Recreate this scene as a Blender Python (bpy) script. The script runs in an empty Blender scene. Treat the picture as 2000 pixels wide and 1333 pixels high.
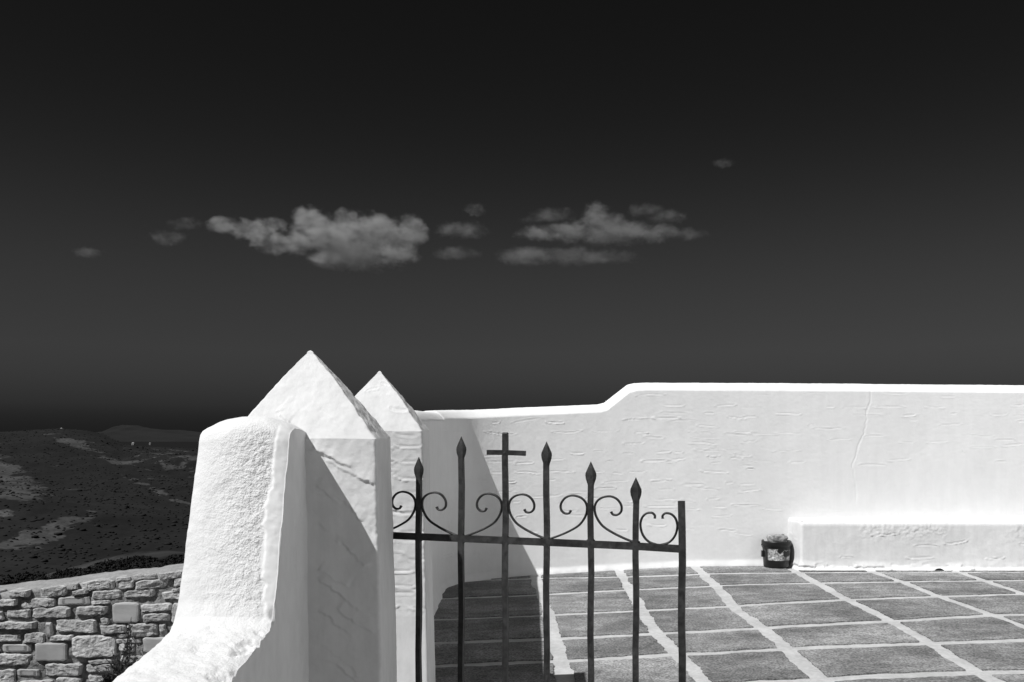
import bpy, bmesh, math, random
import numpy as np
from mathutils import Vector, Matrix, noise as mnoise

rng = np.random.default_rng(7)
random.seed(7)
C = bpy.context.scene.collection
S = bpy.context.scene

# ------------------------------------------------------------------ camera, sky, sun, exposure
EYE, F, HZ = 1.2, 1750.0, 848.0            # eye height (m), focal length and horizon row in photograph pixels
cam_d = bpy.data.cameras.new('camera')
cam = bpy.data.objects.new('camera', cam_d)
C.objects.link(cam)
cam.location = (0, 0, EYE)
cam.rotation_euler = (math.radians(90), 0, 0)
cam_d.sensor_width = 36
cam_d.lens = F / 2000 * 36
cam_d.shift_y = (HZ - 666.5) / 2000
cam_d.clip_start = 0.05
cam_d.clip_end = 200000
S.camera = cam

SUN = Vector((0.60, 0.47, -1.0))           # the way the light travels
EL = math.atan2(1.0, math.hypot(SUN.x, SUN.y))
w = bpy.data.worlds.new('World')
S.world = w
w.use_nodes = True
nt = w.node_tree
nt.nodes.clear()
def nd(tree, t, **kw):
    n = tree.nodes.new(t)
    for k, v in kw.items():
        setattr(n, k, v)
    return n
sky = nd(nt, 'ShaderNodeTexSky', sky_type='NISHITA', sun_disc=False)
sky.sun_elevation = EL
sky.sun_rotation = math.atan2(-SUN.x, -SUN.y)
sky.altitude = 200
sky.dust_density = 0.4
sky.ozone_density = 2.0
sep = nd(nt, 'ShaderNodeSeparateColor')
nt.links.new(sky.outputs[0], sep.inputs[0])
tc = nd(nt, 'ShaderNodeTexCoord')
sxyz = nd(nt, 'ShaderNodeSeparateXYZ')
nt.links.new(tc.outputs['Generated'], sxyz.inputs[0])
ramp = nd(nt, 'ShaderNodeValToRGB')        # the deep red filter of the black-and-white picture: by elevation only, all round
ramp.color_ramp.interpolation = 'B_SPLINE'
nt.links.new(sxyz.outputs['Z'], ramp.inputs[0])
SKY = [(0.0, .023), (0.014, .026), (0.03, .042), (0.06, .082), (0.09, .112), (0.16, .138), (0.23, .118), (0.30, .083), (0.37, .067), (0.44, .062), (1.0, .055)]
el = ramp.color_ramp.elements
while len(el) < len(SKY):
    el.new(0.5)
for e, (p, v) in zip(el, SKY):
    e.position = p
    e.color = (v, v, v, 1)
mulc = nd(nt, 'ShaderNodeMath', operation='MULTIPLY')
nt.links.new(sep.outputs[0], mulc.inputs[0])
nt.links.new(ramp.outputs[0], mulc.inputs[1])
bg = nd(nt, 'ShaderNodeBackground')
bg.inputs['Strength'].default_value = 0.092
out = nd(nt, 'ShaderNodeOutputWorld')
nt.links.new(mulc.outputs[0], bg.inputs[0])
nt.links.new(bg.outputs[0], out.inputs[0])

sun_d = bpy.data.lights.new('sun', 'SUN')
sun_d.energy = 4.5
sun_d.angle = math.radians(0.53)
sun_d.color = (1.0, 1.0, 1.0)              # a black-and-white photograph
sun = bpy.data.objects.new('sun', sun_d)
C.objects.link(sun)
sun.rotation_euler = SUN.to_track_quat('-Z', 'Y').to_euler()
sun.location = (-6, -5, 12)

S.view_settings.view_transform = 'Standard'
S.view_settings.look = 'None'
S.view_settings.exposure = 0.12
S.view_settings.gamma = 1
S.view_settings.use_curve_mapping = False
S.cycles.max_bounces = 10
S.cycles.diffuse_bounces = 8
S.cycles.volume_bounces = 1
S.cycles.volume_max_steps = 256

# ------------------------------------------------------------------ helpers
def P(px, py, Y):
    """photograph pixel at distance Y -> point of the place"""
    return Vector(((px - 1000) / F * Y, Y, EYE - (py - HZ) / F * Y))

TILT, TX = 0.04, 1.7
def floor_z(X):
    return TILT * np.minimum(0.0, np.asarray(X, float) - TX)
def on_floor(px, py):
    Y = 7.0
    for _ in range(40):
        X = (px - 1000) / F * Y
        Y = (EYE - float(floor_z(X))) * F / (py - HZ)
    return (px - 1000) / F * Y, Y

def _hash(ix, iy, iz, seed):
    h = (ix.astype(np.int64) * 374761393 + iy.astype(np.int64) * 668265263 + iz.astype(np.int64) * 2147483647 + seed * 144665) & 0xffffffff
    h = ((h ^ (h >> 13)) * 1274126177) & 0xffffffff
    h = ((h ^ (h >> 16)) * 2246822519) & 0xffffffff
    return ((h ^ (h >> 15)) & 0xffffff) / float(0xffffff) * 2 - 1
def vnoise(x, y, z=None, seed=0):
    x = np.asarray(x, float); y = np.asarray(y, float)
    z = np.zeros_like(x) if z is None else np.asarray(z, float) + np.zeros_like(x)
    ix, iy, iz = np.floor(x), np.floor(y), np.floor(z)
    fx, fy, fz = x - ix, y - iy, z - iz
    fx, fy, fz = [f * f * f * (f * (f * 6 - 15) + 10) for f in (fx, fy, fz)]
    r = 0
    for dz in (0, 1):
        wz = fz if dz else 1 - fz
        for dy in (0, 1):
            wy = fy if dy else 1 - fy
            for dx in (0, 1):
                wx = fx if dx else 1 - fx
                r = r + wx * wy * wz * _hash(ix + dx, iy + dy, iz + dz, seed)
    return r
def fbm(x, y, z=None, octaves=4, seed=0, gain=.5):
    a, t, r = 1.0, 0.0, 0
    x = np.asarray(x, float); y = np.asarray(y, float)
    z = np.zeros_like(x) if z is None else z
    for o in range(octaves):
        r = r + a * vnoise(x, y, z, seed + o)
        t += a
        a *= gain
        x, y, z = x * 2.03 + 7.1, y * 2.03 - 3.7, z * 2.03 + 1.3
    return r / t
def sstep(a, b, x):
    t = np.clip((np.asarray(x, float) - a) / (b - a), 0, 1)
    return t * t * (3 - 2 * t)

def mesh_np(name, V, faces, mat=None, parent=None, smooth=True):
    """V (n,3) array, faces (m,4) array of quads"""
    me = bpy.data.meshes.new(name)
    faces = np.asarray(faces, np.int32)
    me.vertices.add(len(V))
    me.vertices.foreach_set('co', np.asarray(V, np.float32).ravel())
    k = faces.shape[1]
    me.loops.add(faces.size)
    me.loops.foreach_set('vertex_index', faces.ravel())
    me.polygons.add(len(faces))
    me.polygons.foreach_set('loop_start', np.arange(0, faces.size, k, dtype=np.int32))
    me.polygons.foreach_set('loop_total', np.full(len(faces), k, np.int32))
    me.polygons.foreach_set('use_smooth', np.full(len(faces), smooth, bool))
    me.update(calc_edges=True)
    me.validate()
    return link(name, me, mat, parent)
def grid_faces(n, m, wrap=False):
    """n columns by m rows of vertices, index i*m+j"""
    i = np.arange(n if wrap else n - 1)[:, None]
    j = np.arange(m - 1)[None, :]
    i2 = (i + 1) % n
    return np.stack([i * m + j, i2 * m + j, i2 * m + j + 1, i * m + j + 1], -1).reshape(-1, 4)
def link(name, me, mat=None, parent=None):
    o = bpy.data.objects.new(name, me)
    C.objects.link(o)
    if mat is not None:
        if not me.materials:
            me.materials.append(mat)
    if parent is not None:
        o.parent = parent
    return o
def obj(name, bm, mat=None, parent=None, smooth=False):
    me = bpy.data.meshes.new(name)
    bmesh.ops.recalc_face_normals(bm, faces=bm.faces)
    bm.to_mesh(me)
    bm.free()
    if smooth:
        me.polygons.foreach_set('use_smooth', np.ones(len(me.polygons), bool))
    return link(name, me, mat, parent)
def tag(o, label=None, cat=None, group=None, kind=None):
    for k, v in (('label', label), ('category', cat), ('group', group), ('kind', kind)):
        if v:
            o[k] = v
    return o
def empty(name, loc=(0, 0, 0), rz=0):
    o = bpy.data.objects.new(name, None)
    C.objects.link(o)
    o.empty_display_size = .1
    o.location = loc
    o.rotation_euler = (0, 0, rz)
    return o
def add_box(bm, lo, hi, M=None):
    vs = [bm.verts.new((x, y, z)) for x in (lo[0], hi[0]) for y in (lo[1], hi[1]) for z in (lo[2], hi[2])]
    fs = [(0, 1, 3, 2), (4, 6, 7, 5), (0, 4, 5, 1), (2, 3, 7, 6), (0, 2, 6, 4), (1, 5, 7, 3)]
    for f in fs:
        bm.faces.new([vs[i] for i in f])
    if M is not None:
        bmesh.ops.transform(bm, matrix=M, verts=vs)
    return vs
def sweep(bm, pts, ru, rv, side=Vector((0, 1, 0)), n=4, taper=None):
    """a bar of n-sided section along pts; `side` is the constant cross direction"""
    rings = []
    for i, p in enumerate(pts):
        a = pts[max(i - 1, 0)]; b = pts[min(i + 1, len(pts) - 1)]
        t = (b - a).normalized()
        u = t.cross(side).normalized()
        k = 1 if taper is None else taper[i]
        ring = []
        for q in range(n):
            an = 2 * math.pi * (q + .5) / n
            f = math.sqrt(2) if n == 4 else 1
            ring.append(bm.verts.new(p + u * math.cos(an) * ru * f * k + side * math.sin(an) * rv * f * k))
        rings.append(ring)
    for r0, r1 in zip(rings, rings[1:]):
        for q in range(n):
            bm.faces.new((r0[q], r0[(q + 1) % n], r1[(q + 1) % n], r1[q]))
    bm.faces.new(rings[0][::-1])
    bm.faces.new(rings[-1])

# ------------------------------------------------------------------ materials (a black-and-white place: all greys)
def material(name, base, rough=.9, var=(), bump=(), spec=.25, obj_var=0.0, metallic=0.0):
    """var: (scale, detail, low factor, high factor, stretch) multipliers; bump: (scale, detail, strength, distance)"""
    m = bpy.data.materials.new(name)
    m.use_nodes = True
    t = m.node_tree
    b = t.nodes['Principled BSDF']
    b.inputs['Roughness'].default_value = rough
    b.inputs['Specular IOR Level'].default_value = spec
    b.inputs['Metallic'].default_value = metallic
    co = nd(t, 'ShaderNodeTexCoord')
    geo = nd(t, 'ShaderNodeNewGeometry')
    val = nd(t, 'ShaderNodeValue')
    val.outputs[0].default_value = base
    cur = val.outputs[0]
    for (sc, det, lo, hi, st) in var:
        mp = nd(t, 'ShaderNodeMapping')
        mp.inputs['Scale'].default_value = st
        t.links.new(geo.outputs['Position'], mp.inputs[0])
        n = nd(t, 'ShaderNodeTexNoise')
        n.inputs['Scale'].default_value = sc
        n.inputs['Detail'].default_value = det
        n.inputs['Roughness'].default_value = .6
        t.links.new(mp.outputs[0], n.inputs['Vector'])
        r = nd(t, 'ShaderNodeMapRange', interpolation_type='SMOOTHSTEP')
        r.inputs[1].default_value = .33
        r.inputs[2].default_value = .67
        r.inputs[3].default_value = lo
        r.inputs[4].default_value = hi
        t.links.new(n.outputs[0], r.inputs[0])
        mu = nd(t, 'ShaderNodeMath', operation='MULTIPLY')
        t.links.new(cur, mu.inputs[0])
        t.links.new(r.outputs[0], mu.inputs[1])
        cur = mu.outputs[0]
    if obj_var:
        oi = nd(t, 'ShaderNodeObjectInfo')
        r = nd(t, 'ShaderNodeMapRange')
        r.inputs[3].default_value = 1 - obj_var
        r.inputs[4].default_value = 1 + obj_var
        t.links.new(oi.outputs['Random'], r.inputs[0])
        mu = nd(t, 'ShaderNodeMath', operation='MULTIPLY')
        t.links.new(cur, mu.inputs[0])
        t.links.new(r.outputs[0], mu.inputs[1])
        cur = mu.outputs[0]
    cc = nd(t, 'ShaderNodeCombineColor')
    for i in range(3):
        t.links.new(cur, cc.inputs[i])
    t.links.new(cc.outputs[0], b.inputs['Base Color'])
    prev = None
    for (sc, det, stg, dist) in bump:
        n = nd(t, 'ShaderNodeTexNoise')
        n.inputs['Scale'].default_value = sc
        n.inputs['Detail'].default_value = det
        t.links.new(geo.outputs['Position'], n.inputs['Vector'])
        bp = nd(t, 'ShaderNodeBump')
        bp.inputs['Strength'].default_value = stg
        bp.inputs['Distance'].default_value = dist
        t.links.new(n.outputs[0], bp.inputs['Height'])
        if prev:
            t.links.new(prev, bp.inputs['Normal'])
        prev = bp.outputs[0]
    if prev:
        t.links.new(prev, b.inputs['Normal'])
    return m
ONE = (1, 1, 1)
M = {}
M['plaster'] = material('whitewash', .83, .92, [(1.1, 6, .965, 1.01, ONE), (14, 5, .98, 1.01, (1, 1, .5)), (5, 4, .98, 1.005, (3, 3, .25))], [(60, 4, .10, .004), (260, 3, .12, .001)])
M['old_plaster'] = material('old_whitewash', .74, .92, [(1.6, 5, .93, 1.03, ONE), (20, 6, .95, 1.015, (1, 1, .6)), (9, 4, .96, 1.01, (3, 3, .25))], [(60, 4, .22, .004), (220, 4, .22, .0015)])
def specks(m, scale, lo, hi, dark):
    """small pits and dirt caught in the plaster"""
    t = m.node_tree
    b = t.nodes['Principled BSDF']
    src = b.inputs['Base Color'].links[0].from_socket
    geo = nd(t, 'ShaderNodeNewGeometry')
    n = nd(t, 'ShaderNodeTexNoise'); n.inputs['Scale'].default_value = scale; n.inputs['Detail'].default_value = 7; n.inputs['Roughness'].default_value = .7
    t.links.new(geo.outputs['Position'], n.inputs['Vector'])
    r = nd(t, 'ShaderNodeMapRange', interpolation_type='SMOOTHSTEP')
    r.inputs[1].default_value = lo; r.inputs[2].default_value = hi; r.inputs[3].default_value = 1; r.inputs[4].default_value = dark
    t.links.new(n.outputs[0], r.inputs[0])
    mx = nd(t, 'ShaderNodeMix', data_type='RGBA', blend_type='MULTIPLY')
    mx.inputs['Factor'].default_value = 1
    t.links.new(src, mx.inputs['A']); t.links.new(r.outputs[0], mx.inputs['B'])
    t.links.new(mx.outputs['Result'], b.inputs['Base Color'])
specks(M['old_plaster'], 26, .70, .76, .55)
specks(M['plaster'], 15, .71, .77, .72)
M['floor_paint'] = material('whitewashed_joint', .50, .9, [(5, 5, .86, 1.06, ONE), (45, 4, .9, 1.05, ONE)], [(120, 4, .35, .003)])
M['slab'] = material('slab_concrete', .182, .9, [(85, 4, .55, 1.5, ONE), (1.5, 6, .74, 1.38, (1, 1.6, 1)), (7, 7, .82, 1.2, (1, 1.4, 1))], [(110, 4, .7, .004)], spec=.12, obj_var=.16)
M['iron'] = material('painted_iron', .021, .6, [(42, 6, .45, 1.6, ONE), (9, 4, .75, 1.3, ONE)], [(120, 5, .6, .002)], spec=.4)
M['stone'] = material('wall_stone', .43, .9, [(9, 5, .80, 1.14, ONE), (60, 5, .82, 1.12, ONE)], [(50, 6, .9, .010), (220, 3, .4, .002)], obj_var=.13)
M['stone_smooth'] = material('sawn_stone', .40, .8, [(7, 5, .88, 1.1, (1, 1, 3))], [(90, 4, .15, .002)], obj_var=.06)
M['mortar'] = material('mortar', .21, .95, [(30, 5, .7, 1.25, ONE)], [(70, 5, .9, .01), (300, 3, .5, .002)])
M['cap_cement'] = material('cement_cap', .30, .95, [(6, 5, .85, 1.12, ONE), (60, 5, .85, 1.1, ONE)], [(45, 5, .5, .006)])
M['plastic'] = material('black_plastic', .007, .42, [(20, 4, .8, 1.3, ONE)], [], spec=.45)
M['label'] = material('torn_label', .34, .8, [(55, 5, .35, 1.75, ONE), (18, 3, .6, 1.3, ONE)], [])
M['grime'] = material('dried_paint', .12, .9, [(40, 5, .4, 1.5, ONE)], [(80, 4, .6, .004)])
M['sponge'] = material('caked_sponge', .28, .95, [(22, 5, .45, 1.5, ONE)], [(120, 4, .8, .004)])
M['dark'] = material('hollow_shade', .02, .95)  # shade inside a hole, put into the colour
M['earth'] = material('dry_earth', .16, .95, [(2, 6, .6, 1.3, ONE)], [(30, 5, .8, .02)])
M['weed'] = material('dry_weed', .055, .8, [(30, 3, .6, 1.4, ONE)])
M['straw'] = material('straw', .30, .8)
M['scrub'] = material('scrub_foliage', .010, .95, [(.6, 3, .6, 1.5, ONE)])
M['nearscrub'] = material('bush_foliage', .009, .95, [(2.0, 3, .6, 1.5, ONE)])
M['island'] = material('far_rock', .010, 1.0, [(.0012, 6, .8, 1.2, (1, 1, 2))], [])
M['house'] = material('house_white', .28, .9)
M['glass'] = material('dark_pane', .03, .15, spec=.5)
M['wood'] = material('door_wood', .10, .6, [(14, 4, .8, 1.2, (8, 8, 1))])

def stucco_mat():
    m = material('rough_stucco', .73, .92, [(1.6, 5, .93, 1.03, ONE), (20, 6, .95, 1.015, (1, 1, .6))], [(60, 4, .12, .004)])
    t = m.node_tree
    b = t.nodes['Principled BSDF']
    at = nd(t, 'ShaderNodeAttribute', attribute_name='rough')
    geo = nd(t, 'ShaderNodeNewGeometry')
    n = nd(t, 'ShaderNodeTexNoise'); n.inputs['Scale'].default_value = 190; n.inputs['Detail'].default_value = 3; n.inputs['Roughness'].default_value = .6
    t.links.new(geo.outputs['Position'], n.inputs['Vector'])
    mu = nd(t, 'ShaderNodeMath', operation='MULTIPLY'); mu.inputs[1].default_value = .0075
    t.links.new(at.outputs['Fac'], mu.inputs[0])
    bp = nd(t, 'ShaderNodeBump'); bp.inputs['Strength'].default_value = .9
    t.links.new(mu.outputs[0], bp.inputs['Distance']); t.links.new(n.outputs[0], bp.inputs['Height'])
    old = b.inputs['Normal'].links[0].from_socket
    t.links.new(old, bp.inputs['Normal'])
    t.links.new(bp.outputs[0], b.inputs['Normal'])
    return m
M['stucco'] = stucco_mat()
specks(M['stucco'], 30, .70, .77, .6)
def sea_mat():
    m = material('sea_water', .008, .30, bump=[(.004, 4, .3, 8)], spec=.15)
    return m
M['sea'] = sea_mat()

def terrain_mat():
    m = material('hill_scrubland', 1.0, 1.0)
    t = m.node_tree
    b = t.nodes['Principled BSDF']
    at = nd(t, 'ShaderNodeAttribute', attribute_name='bare')
    geo = nd(t, 'ShaderNodeNewGeometry')
    n1 = nd(t, 'ShaderNodeTexNoise'); n1.inputs['Scale'].default_value = .035; n1.inputs['Detail'].default_value = 7; n1.inputs['Roughness'].default_value = .68
    n2 = nd(t, 'ShaderNodeTexNoise'); n2.inputs['Scale'].default_value = .35; n2.inputs['Detail'].default_value = 4
    t.links.new(geo.outputs['Position'], n1.inputs['Vector'])
    t.links.new(geo.outputs['Position'], n2.inputs['Vector'])
    a1 = nd(t, 'ShaderNodeMath', operation='MULTIPLY_ADD'); a1.inputs[1].default_value = 5.0; a1.inputs[2].default_value = -2.5
    t.links.new(n1.outputs[0], a1.inputs[0])
    a2 = nd(t, 'ShaderNodeMath', operation='ADD')
    t.links.new(a1.outputs[0], a2.inputs[0]); t.links.new(at.outputs['Fac'], a2.inputs[1])
    r = nd(t, 'ShaderNodeMapRange', interpolation_type='SMOOTHSTEP')
    r.inputs[1].default_value = .30; r.inputs[2].default_value = .72; r.inputs[3].default_value = .0062; r.inputs[4].default_value = .042
    t.links.new(a2.outputs[0], r.inputs[0])
    r2 = nd(t, 'ShaderNodeMapRange'); r2.inputs[1].default_value = .3; r2.inputs[2].default_value = .7; r2.inputs[3].default_value = .75; r2.inputs[4].default_value = 1.25
    t.links.new(n2.outputs[0], r2.inputs[0])
    n3 = nd(t, 'ShaderNodeTexNoise'); n3.inputs['Scale'].default_value = .011; n3.inputs['Detail'].default_value = 8; n3.inputs['Roughness'].default_value = .72
    t.links.new(geo.outputs['Position'], n3.inputs['Vector'])
    r3 = nd(t, 'ShaderNodeMapRange'); r3.inputs[1].default_value = .36; r3.inputs[2].default_value = .66; r3.inputs[3].default_value = .45; r3.inputs[4].default_value = 1.75
    t.links.new(n3.outputs[0], r3.inputs[0])
    m3 = nd(t, 'ShaderNodeMath', operation='MULTIPLY')
    t.links.new(r2.outputs[0], m3.inputs[0]); t.links.new(r3.outputs[0], m3.inputs[1])
    mu = nd(t, 'ShaderNodeMath', operation='MULTIPLY')
    t.links.new(r.outputs[0], mu.inputs[0]); t.links.new(m3.outputs[0], mu.inputs[1])
    cc = nd(t, 'ShaderNodeCombineColor')
    for i in range(3):
        t.links.new(mu.outputs[0], cc.inputs[i])
    t.links.new(cc.outputs[0], b.inputs['Base Color'])
    return m
M['terrain'] = terrain_mat()

# ------------------------------------------------------------------ far setting: sea, island, hillside
def px_of(X, Y):
    return 1000 + X / np.maximum(Y, .1) * F
RIDGE_X = [-600, -200, 0, 40, 70, 120, 170, 205, 240, 300, 385, 600, 1000, 2600]
RIDGE_Y = [820, 838, 845, 843, 841, 839, 843, 850, 868, 873, 876, 885, 905, 920]
KNOLL_X = [-600, 0, 45, 120, 200, 270, 330, 400, 800, 2600]
KNOLL_Y = [1140, 1118, 1104, 1088, 1072, 1060, 1059, 1064, 1085, 1110]
R_KEY = np.array([0, 5, 9, 14, 40, 60, 84, 95, 110, 150, 300, 480, 600, 800, 1050, 1350, 1600, 1750, 2100, 2600, 60000.])
def terrain_z(X, Y):
    X = np.asarray(X, float); Y = np.asarray(Y, float)
    r = np.hypot(X, Y)
    front = Y > 0.05 * r
    px = np.where(front, px_of(X, np.where(front, Y, 1)), np.where(X < 0, -600, 2600))
    px = np.clip(px, -600, 2600)
    Yc = np.where(front, Y, r * .3)
    kz = EYE - (np.interp(px, KNOLL_X, KNOLL_Y) - HZ) / F * 92
    rz = EYE - (np.interp(px, RIDGE_X, RIDGE_Y) - HZ) / F * 1600
    def row(y, d):
        return EYE - (y - HZ) / F * d
    keys = [(0, -.38 + 0 * px), (6.5, -.38 + 0 * px), (11, -1.1 + 0 * px), (30, -5.2 + 0 * px), (45, row(1128, 45) + 0 * px), (60, row(1104, 60) * .55 + .45 * (row(np.interp(px, KNOLL_X, KNOLL_Y) + 26, 60))),
            (80, row(np.interp(px, KNOLL_X, KNOLL_Y) + 8, 80)), (92, kz), (104, kz - 2.4), (150, kz - 22), (300, kz - 62), (470, row(1120, 470) + 0 * px),
            (600, row(1058, 600) + 0 * px), (800, row(985, 800) + 0 * px), (1050, row(930, 1050) + 0 * px), (1350, .5 * row(885, 1350) + .5 * row(np.interp(px, RIDGE_X, RIDGE_Y) + 28, 1350)),
            (1600, rz), (1750, rz - 8), (2200, rz * .3 - 75), (2800, -155 + 0 * px), (90000, -170 + 0 * px)]
    kr = np.array([k[0] for k in keys], float)
    kv = np.stack([k[1] for k in keys], 0)
    i = np.clip(np.searchsorted(kr, r) - 1, 0, len(kr) - 2)
    t = (r - kr[i]) / (kr[i + 1] - kr[i])
    flat = kv.reshape(len(kr), -1)
    ii = i.ravel(); idx = np.arange(ii.size)
    z0 = flat[ii, idx].reshape(r.shape); z1 = flat[ii + 1, idx].reshape(r.shape)
    t = t * .5 + .5 * t * t * (3 - 2 * t)
    z = z0 + (z1 - z0) * t
    far = sstep(380, 700, r) * (1 - sstep(1450, 1640, r))
    z = z + far * (fbm(X / 210, Y / 210, octaves=6, seed=3, gain=.58) * 19 - np.abs(fbm(X / 330 + 3, Y / 330, octaves=3, seed=9)) * 10 + 3)
    z = z + fbm(X / 22, Y / 22, octaves=4, seed=5) * .85 * sstep(25, 50, r) * (1 - sstep(110, 160, r)) * sstep(2, 30, np.abs(r - 92))
    # old terraces on the near knoll
    kn = sstep(40, 60, r) * (1 - sstep(84, 92, r))
    z = z + kn * .35 * np.sin((Y + .35 * X) / 2.3 + 2 * fbm(X / 18, Y / 18, seed=6))
    return z
az = np.concatenate([np.arange(-180, -40, 3.0), np.arange(-40, -33, .25), np.arange(-33, -14, .045), np.arange(-14, 40, .6), np.arange(40, 180, 3.0)])
rr = np.concatenate([np.linspace(.5, 40, 30), np.linspace(41, 108, 110), np.geomspace(110, 480, 30), np.geomspace(486, 1660, 190), np.geomspace(1690, 3200, 24)])
A, R_ = np.meshgrid(np.radians(az), rr, indexing='ij')
TXX, TYY = R_ * np.sin(A), R_ * np.cos(A)
TZ = terrain_z(TXX, TYY)
TPX = np.clip(px_of(TXX, np.maximum(TYY, .1)), -3000, 5000)
TPY = HZ + (EYE - TZ) * F / np.maximum(TYY, .1)
# bare ground: patches with a shape of their own on the slope, as (centre px, centre py, half width, half height, slant, weight)
BARE = [(20, 940, 75, 42, .35, 1.0), (-60, 900, 90, 60, .3, .9), (0, 1000, 50, 12, 0, .6), (90, 1040, 95, 24, -.35, .95), (20, 1062, 60, 14, -.2, .8), (130, 1012, 60, 8, -.15, .5), (150, 868, 62, 11, .36, 1.0), (205, 892, 45, 9, .30, .8),
        (245, 903, 30, 9, 0, .7), (300, 905, 55, 30, .1, .50), (355, 900, 50, 34, .1, .52), (375, 930, 20, 12, 0, .6), (300, 955, 75, 7, .44, .75), (330, 975, 45, 5, .42, .6), (200, 1015, 60, 20, 0, .12), (340, 880, 60, 10, 0, .3)]
bare = np.full(TZ.shape, -.42)
for (cx, cy, hw, hh, sl, wt) in BARE:
    dx = (TPX - cx) / hw
    dy = (TPY - cy - sl * (TPX - cx)) / hh
    bare = np.maximum(bare, -.42 + 1.55 * wt * np.clip(1.3 - np.sqrt(dx * dx + dy * dy), 0, 1))
bare = np.where(R_ > 400, bare, 0)
near = sstep(50, 62, R_) * (1 - sstep(120, 300, R_))
near_b = .55 * fbm(TXX / 9, TYY / 4, octaves=5, seed=12) + .40 + .25 * np.sin((TYY + .35 * TXX) / 2.3 + 2 * fbm(TXX / 18, TYY / 18, seed=6))
bare = np.where(R_ < 400, near * near_b - (1 - near) * .3, bare)
n_, m_ = A.shape
V = np.stack([TXX, TYY, TZ], -1).reshape(-1, 3)
ground = mesh_np('hillside', V, grid_faces(n_, m_, wrap=True), M['terrain'])
at = ground.data.attributes.new('bare', 'FLOAT', 'POINT')
at.data.foreach_set('value', bare.ravel().astype(np.float32))
tag(ground, kind='structure')

def disc(name, z, r0, r1, mat):
    n = 96
    a = np.linspace(0, 2 * math.pi, n, endpoint=False)
    rs = np.geomspace(r0, r1, 12)
    V = np.stack([np.outer(np.sin(a), rs), np.outer(np.cos(a), rs), np.full((n, 12), z)], -1).reshape(-1, 3)
    return mesh_np(name, V, grid_faces(n, 12, wrap=True), mat)
tag(disc('sea', -150, 1500, 120000, M['sea']), kind='structure')

def island(name, pts, D, depth):
    xs = np.linspace(pts[0][0], pts[-1][0], 140)
    top = np.interp(xs, [p[0] for p in pts], [p[1] for p in pts])
    u = np.linspace(-1, 1, 41)
    X = ((xs - 1000) / F * D)[:, None] + 0 * u[None, :]
    Yv = D + u[None, :] * depth + 0 * X
    hgt = ((861 - top) / F * D)[:, None] * (1 - np.abs(u[None, :]) ** 1.3)
    Z = -150 + hgt * (1 + .28 * fbm(X / 900, Yv / 700, octaves=5, seed=21)) - 4 * (np.abs(u[None, :]) > .97)
    V = np.stack([X, Yv, Z], -1).reshape(-1, 3)
    return tag(mesh_np(name, V, grid_faces(len(xs), len(u)), M['island']), kind='structure')
island('island', [(120, 861), (160, 855), (200, 846), (222, 841), (236, 835), (247, 831), (258, 834), (272, 834), (288, 839), (310, 841), (345, 841), (385, 845), (440, 848), (520, 852), (640, 856), (760, 861)], 20000, 2600)

# scrub on the slopes: nobody could count it
def blob_mesh(name, pts, radii, flat, mat, seed, kinds=6):
    r = np.random.default_rng(seed)
    base = []
    for k in range(kinds):
        bm = bmesh.new()
        bmesh.ops.create_icosphere(bm, subdivisions=1, radius=1)
        for v in bm.verts:
            v.co *= 1 + .55 * (r.random() - .5)
            v.co.z = max(v.co.z, -.35)
        bm.verts.ensure_lookup_table()
        base.append((np.array([v.co for v in bm.verts]), np.array([[v.index for v in f.verts] for f in bm.faces])))
        bm.free()
    Vs, Fs, off = [], [], 0
    for i, (p, rad) in enumerate(zip(pts, radii)):
        v, f = base[i % kinds]
        a = r.random() * 6.28
        c, s = math.cos(a), math.sin(a)
        q = v * rad * np.array([1, 1, flat])
        q = np.stack([q[:, 0] * c - q[:, 1] * s, q[:, 0] * s + q[:, 1] * c, q[:, 2]], -1) + p
        Vs.append(q); Fs.append(f + off); off += len(v)
    return tag(mesh_np(name, np.concatenate(Vs), np.concatenate(Fs), mat), kind='stuff')
n = 5000
aa = np.radians(np.where(rng.random(n) < .72, rng.uniform(-33, -17, n), rng.uniform(-42, -2, n))); ra = rng.uniform(520, 1640, n)
X, Y = ra * np.sin(aa), ra * np.cos(aa)
blob_mesh('scrub', np.stack([X, Y, terrain_z(X, Y) + .2], -1), rng.uniform(.5, 1.5, n) * (1 + (rng.random(n) > .93) * 1.0), .42, M['scrub'], 31)['label'] = 'dark low scrub dotted over the far hillside'
# bushes on the near knoll, of many small leaf faces
def leaf_bushes(name, centres, mat, seed, label):
    r = np.random.default_rng(seed)
    Vs, Fs, off = [], [], 0
    for (x, y, z, rad) in centres:
        nl = int(260 * rad + 120)
        d = r.normal(size=(nl, 3)); d /= np.linalg.norm(d, axis=1)[:, None]
        lob = 1 + .35 * fbm(d[:, 0] * 2 + x, d[:, 1] * 2 + y, d[:, 2] * 2, octaves=3, seed=seed)
        c = d * (r.random(nl) ** .35 * rad * lob)[:, None] * np.array([1.15, 1.15, .85]) + np.array([x, y, z + rad * .5])
        s = r.uniform(.05, .13, nl)
        t1 = r.normal(size=(nl, 3)); t1 /= np.linalg.norm(t1, axis=1)[:, None]
        t2 = np.cross(t1, d); t2 /= np.linalg.norm(t2, axis=1)[:, None] + 1e-6
        q = np.stack([c - t1 * s[:, None], c + t2 * s[:, None] * .6, c + t1 * s[:, None], c - t2 * s[:, None] * .6], 1)
        Vs.append(q.reshape(-1, 3)); Fs.append(np.arange(nl * 4).reshape(-1, 4) + off); off += nl * 4
    o = mesh_np(name, np.concatenate(Vs), np.concatenate(Fs), mat, smooth=False)
    return tag(o, label, kind='stuff')
cs = []
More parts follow.
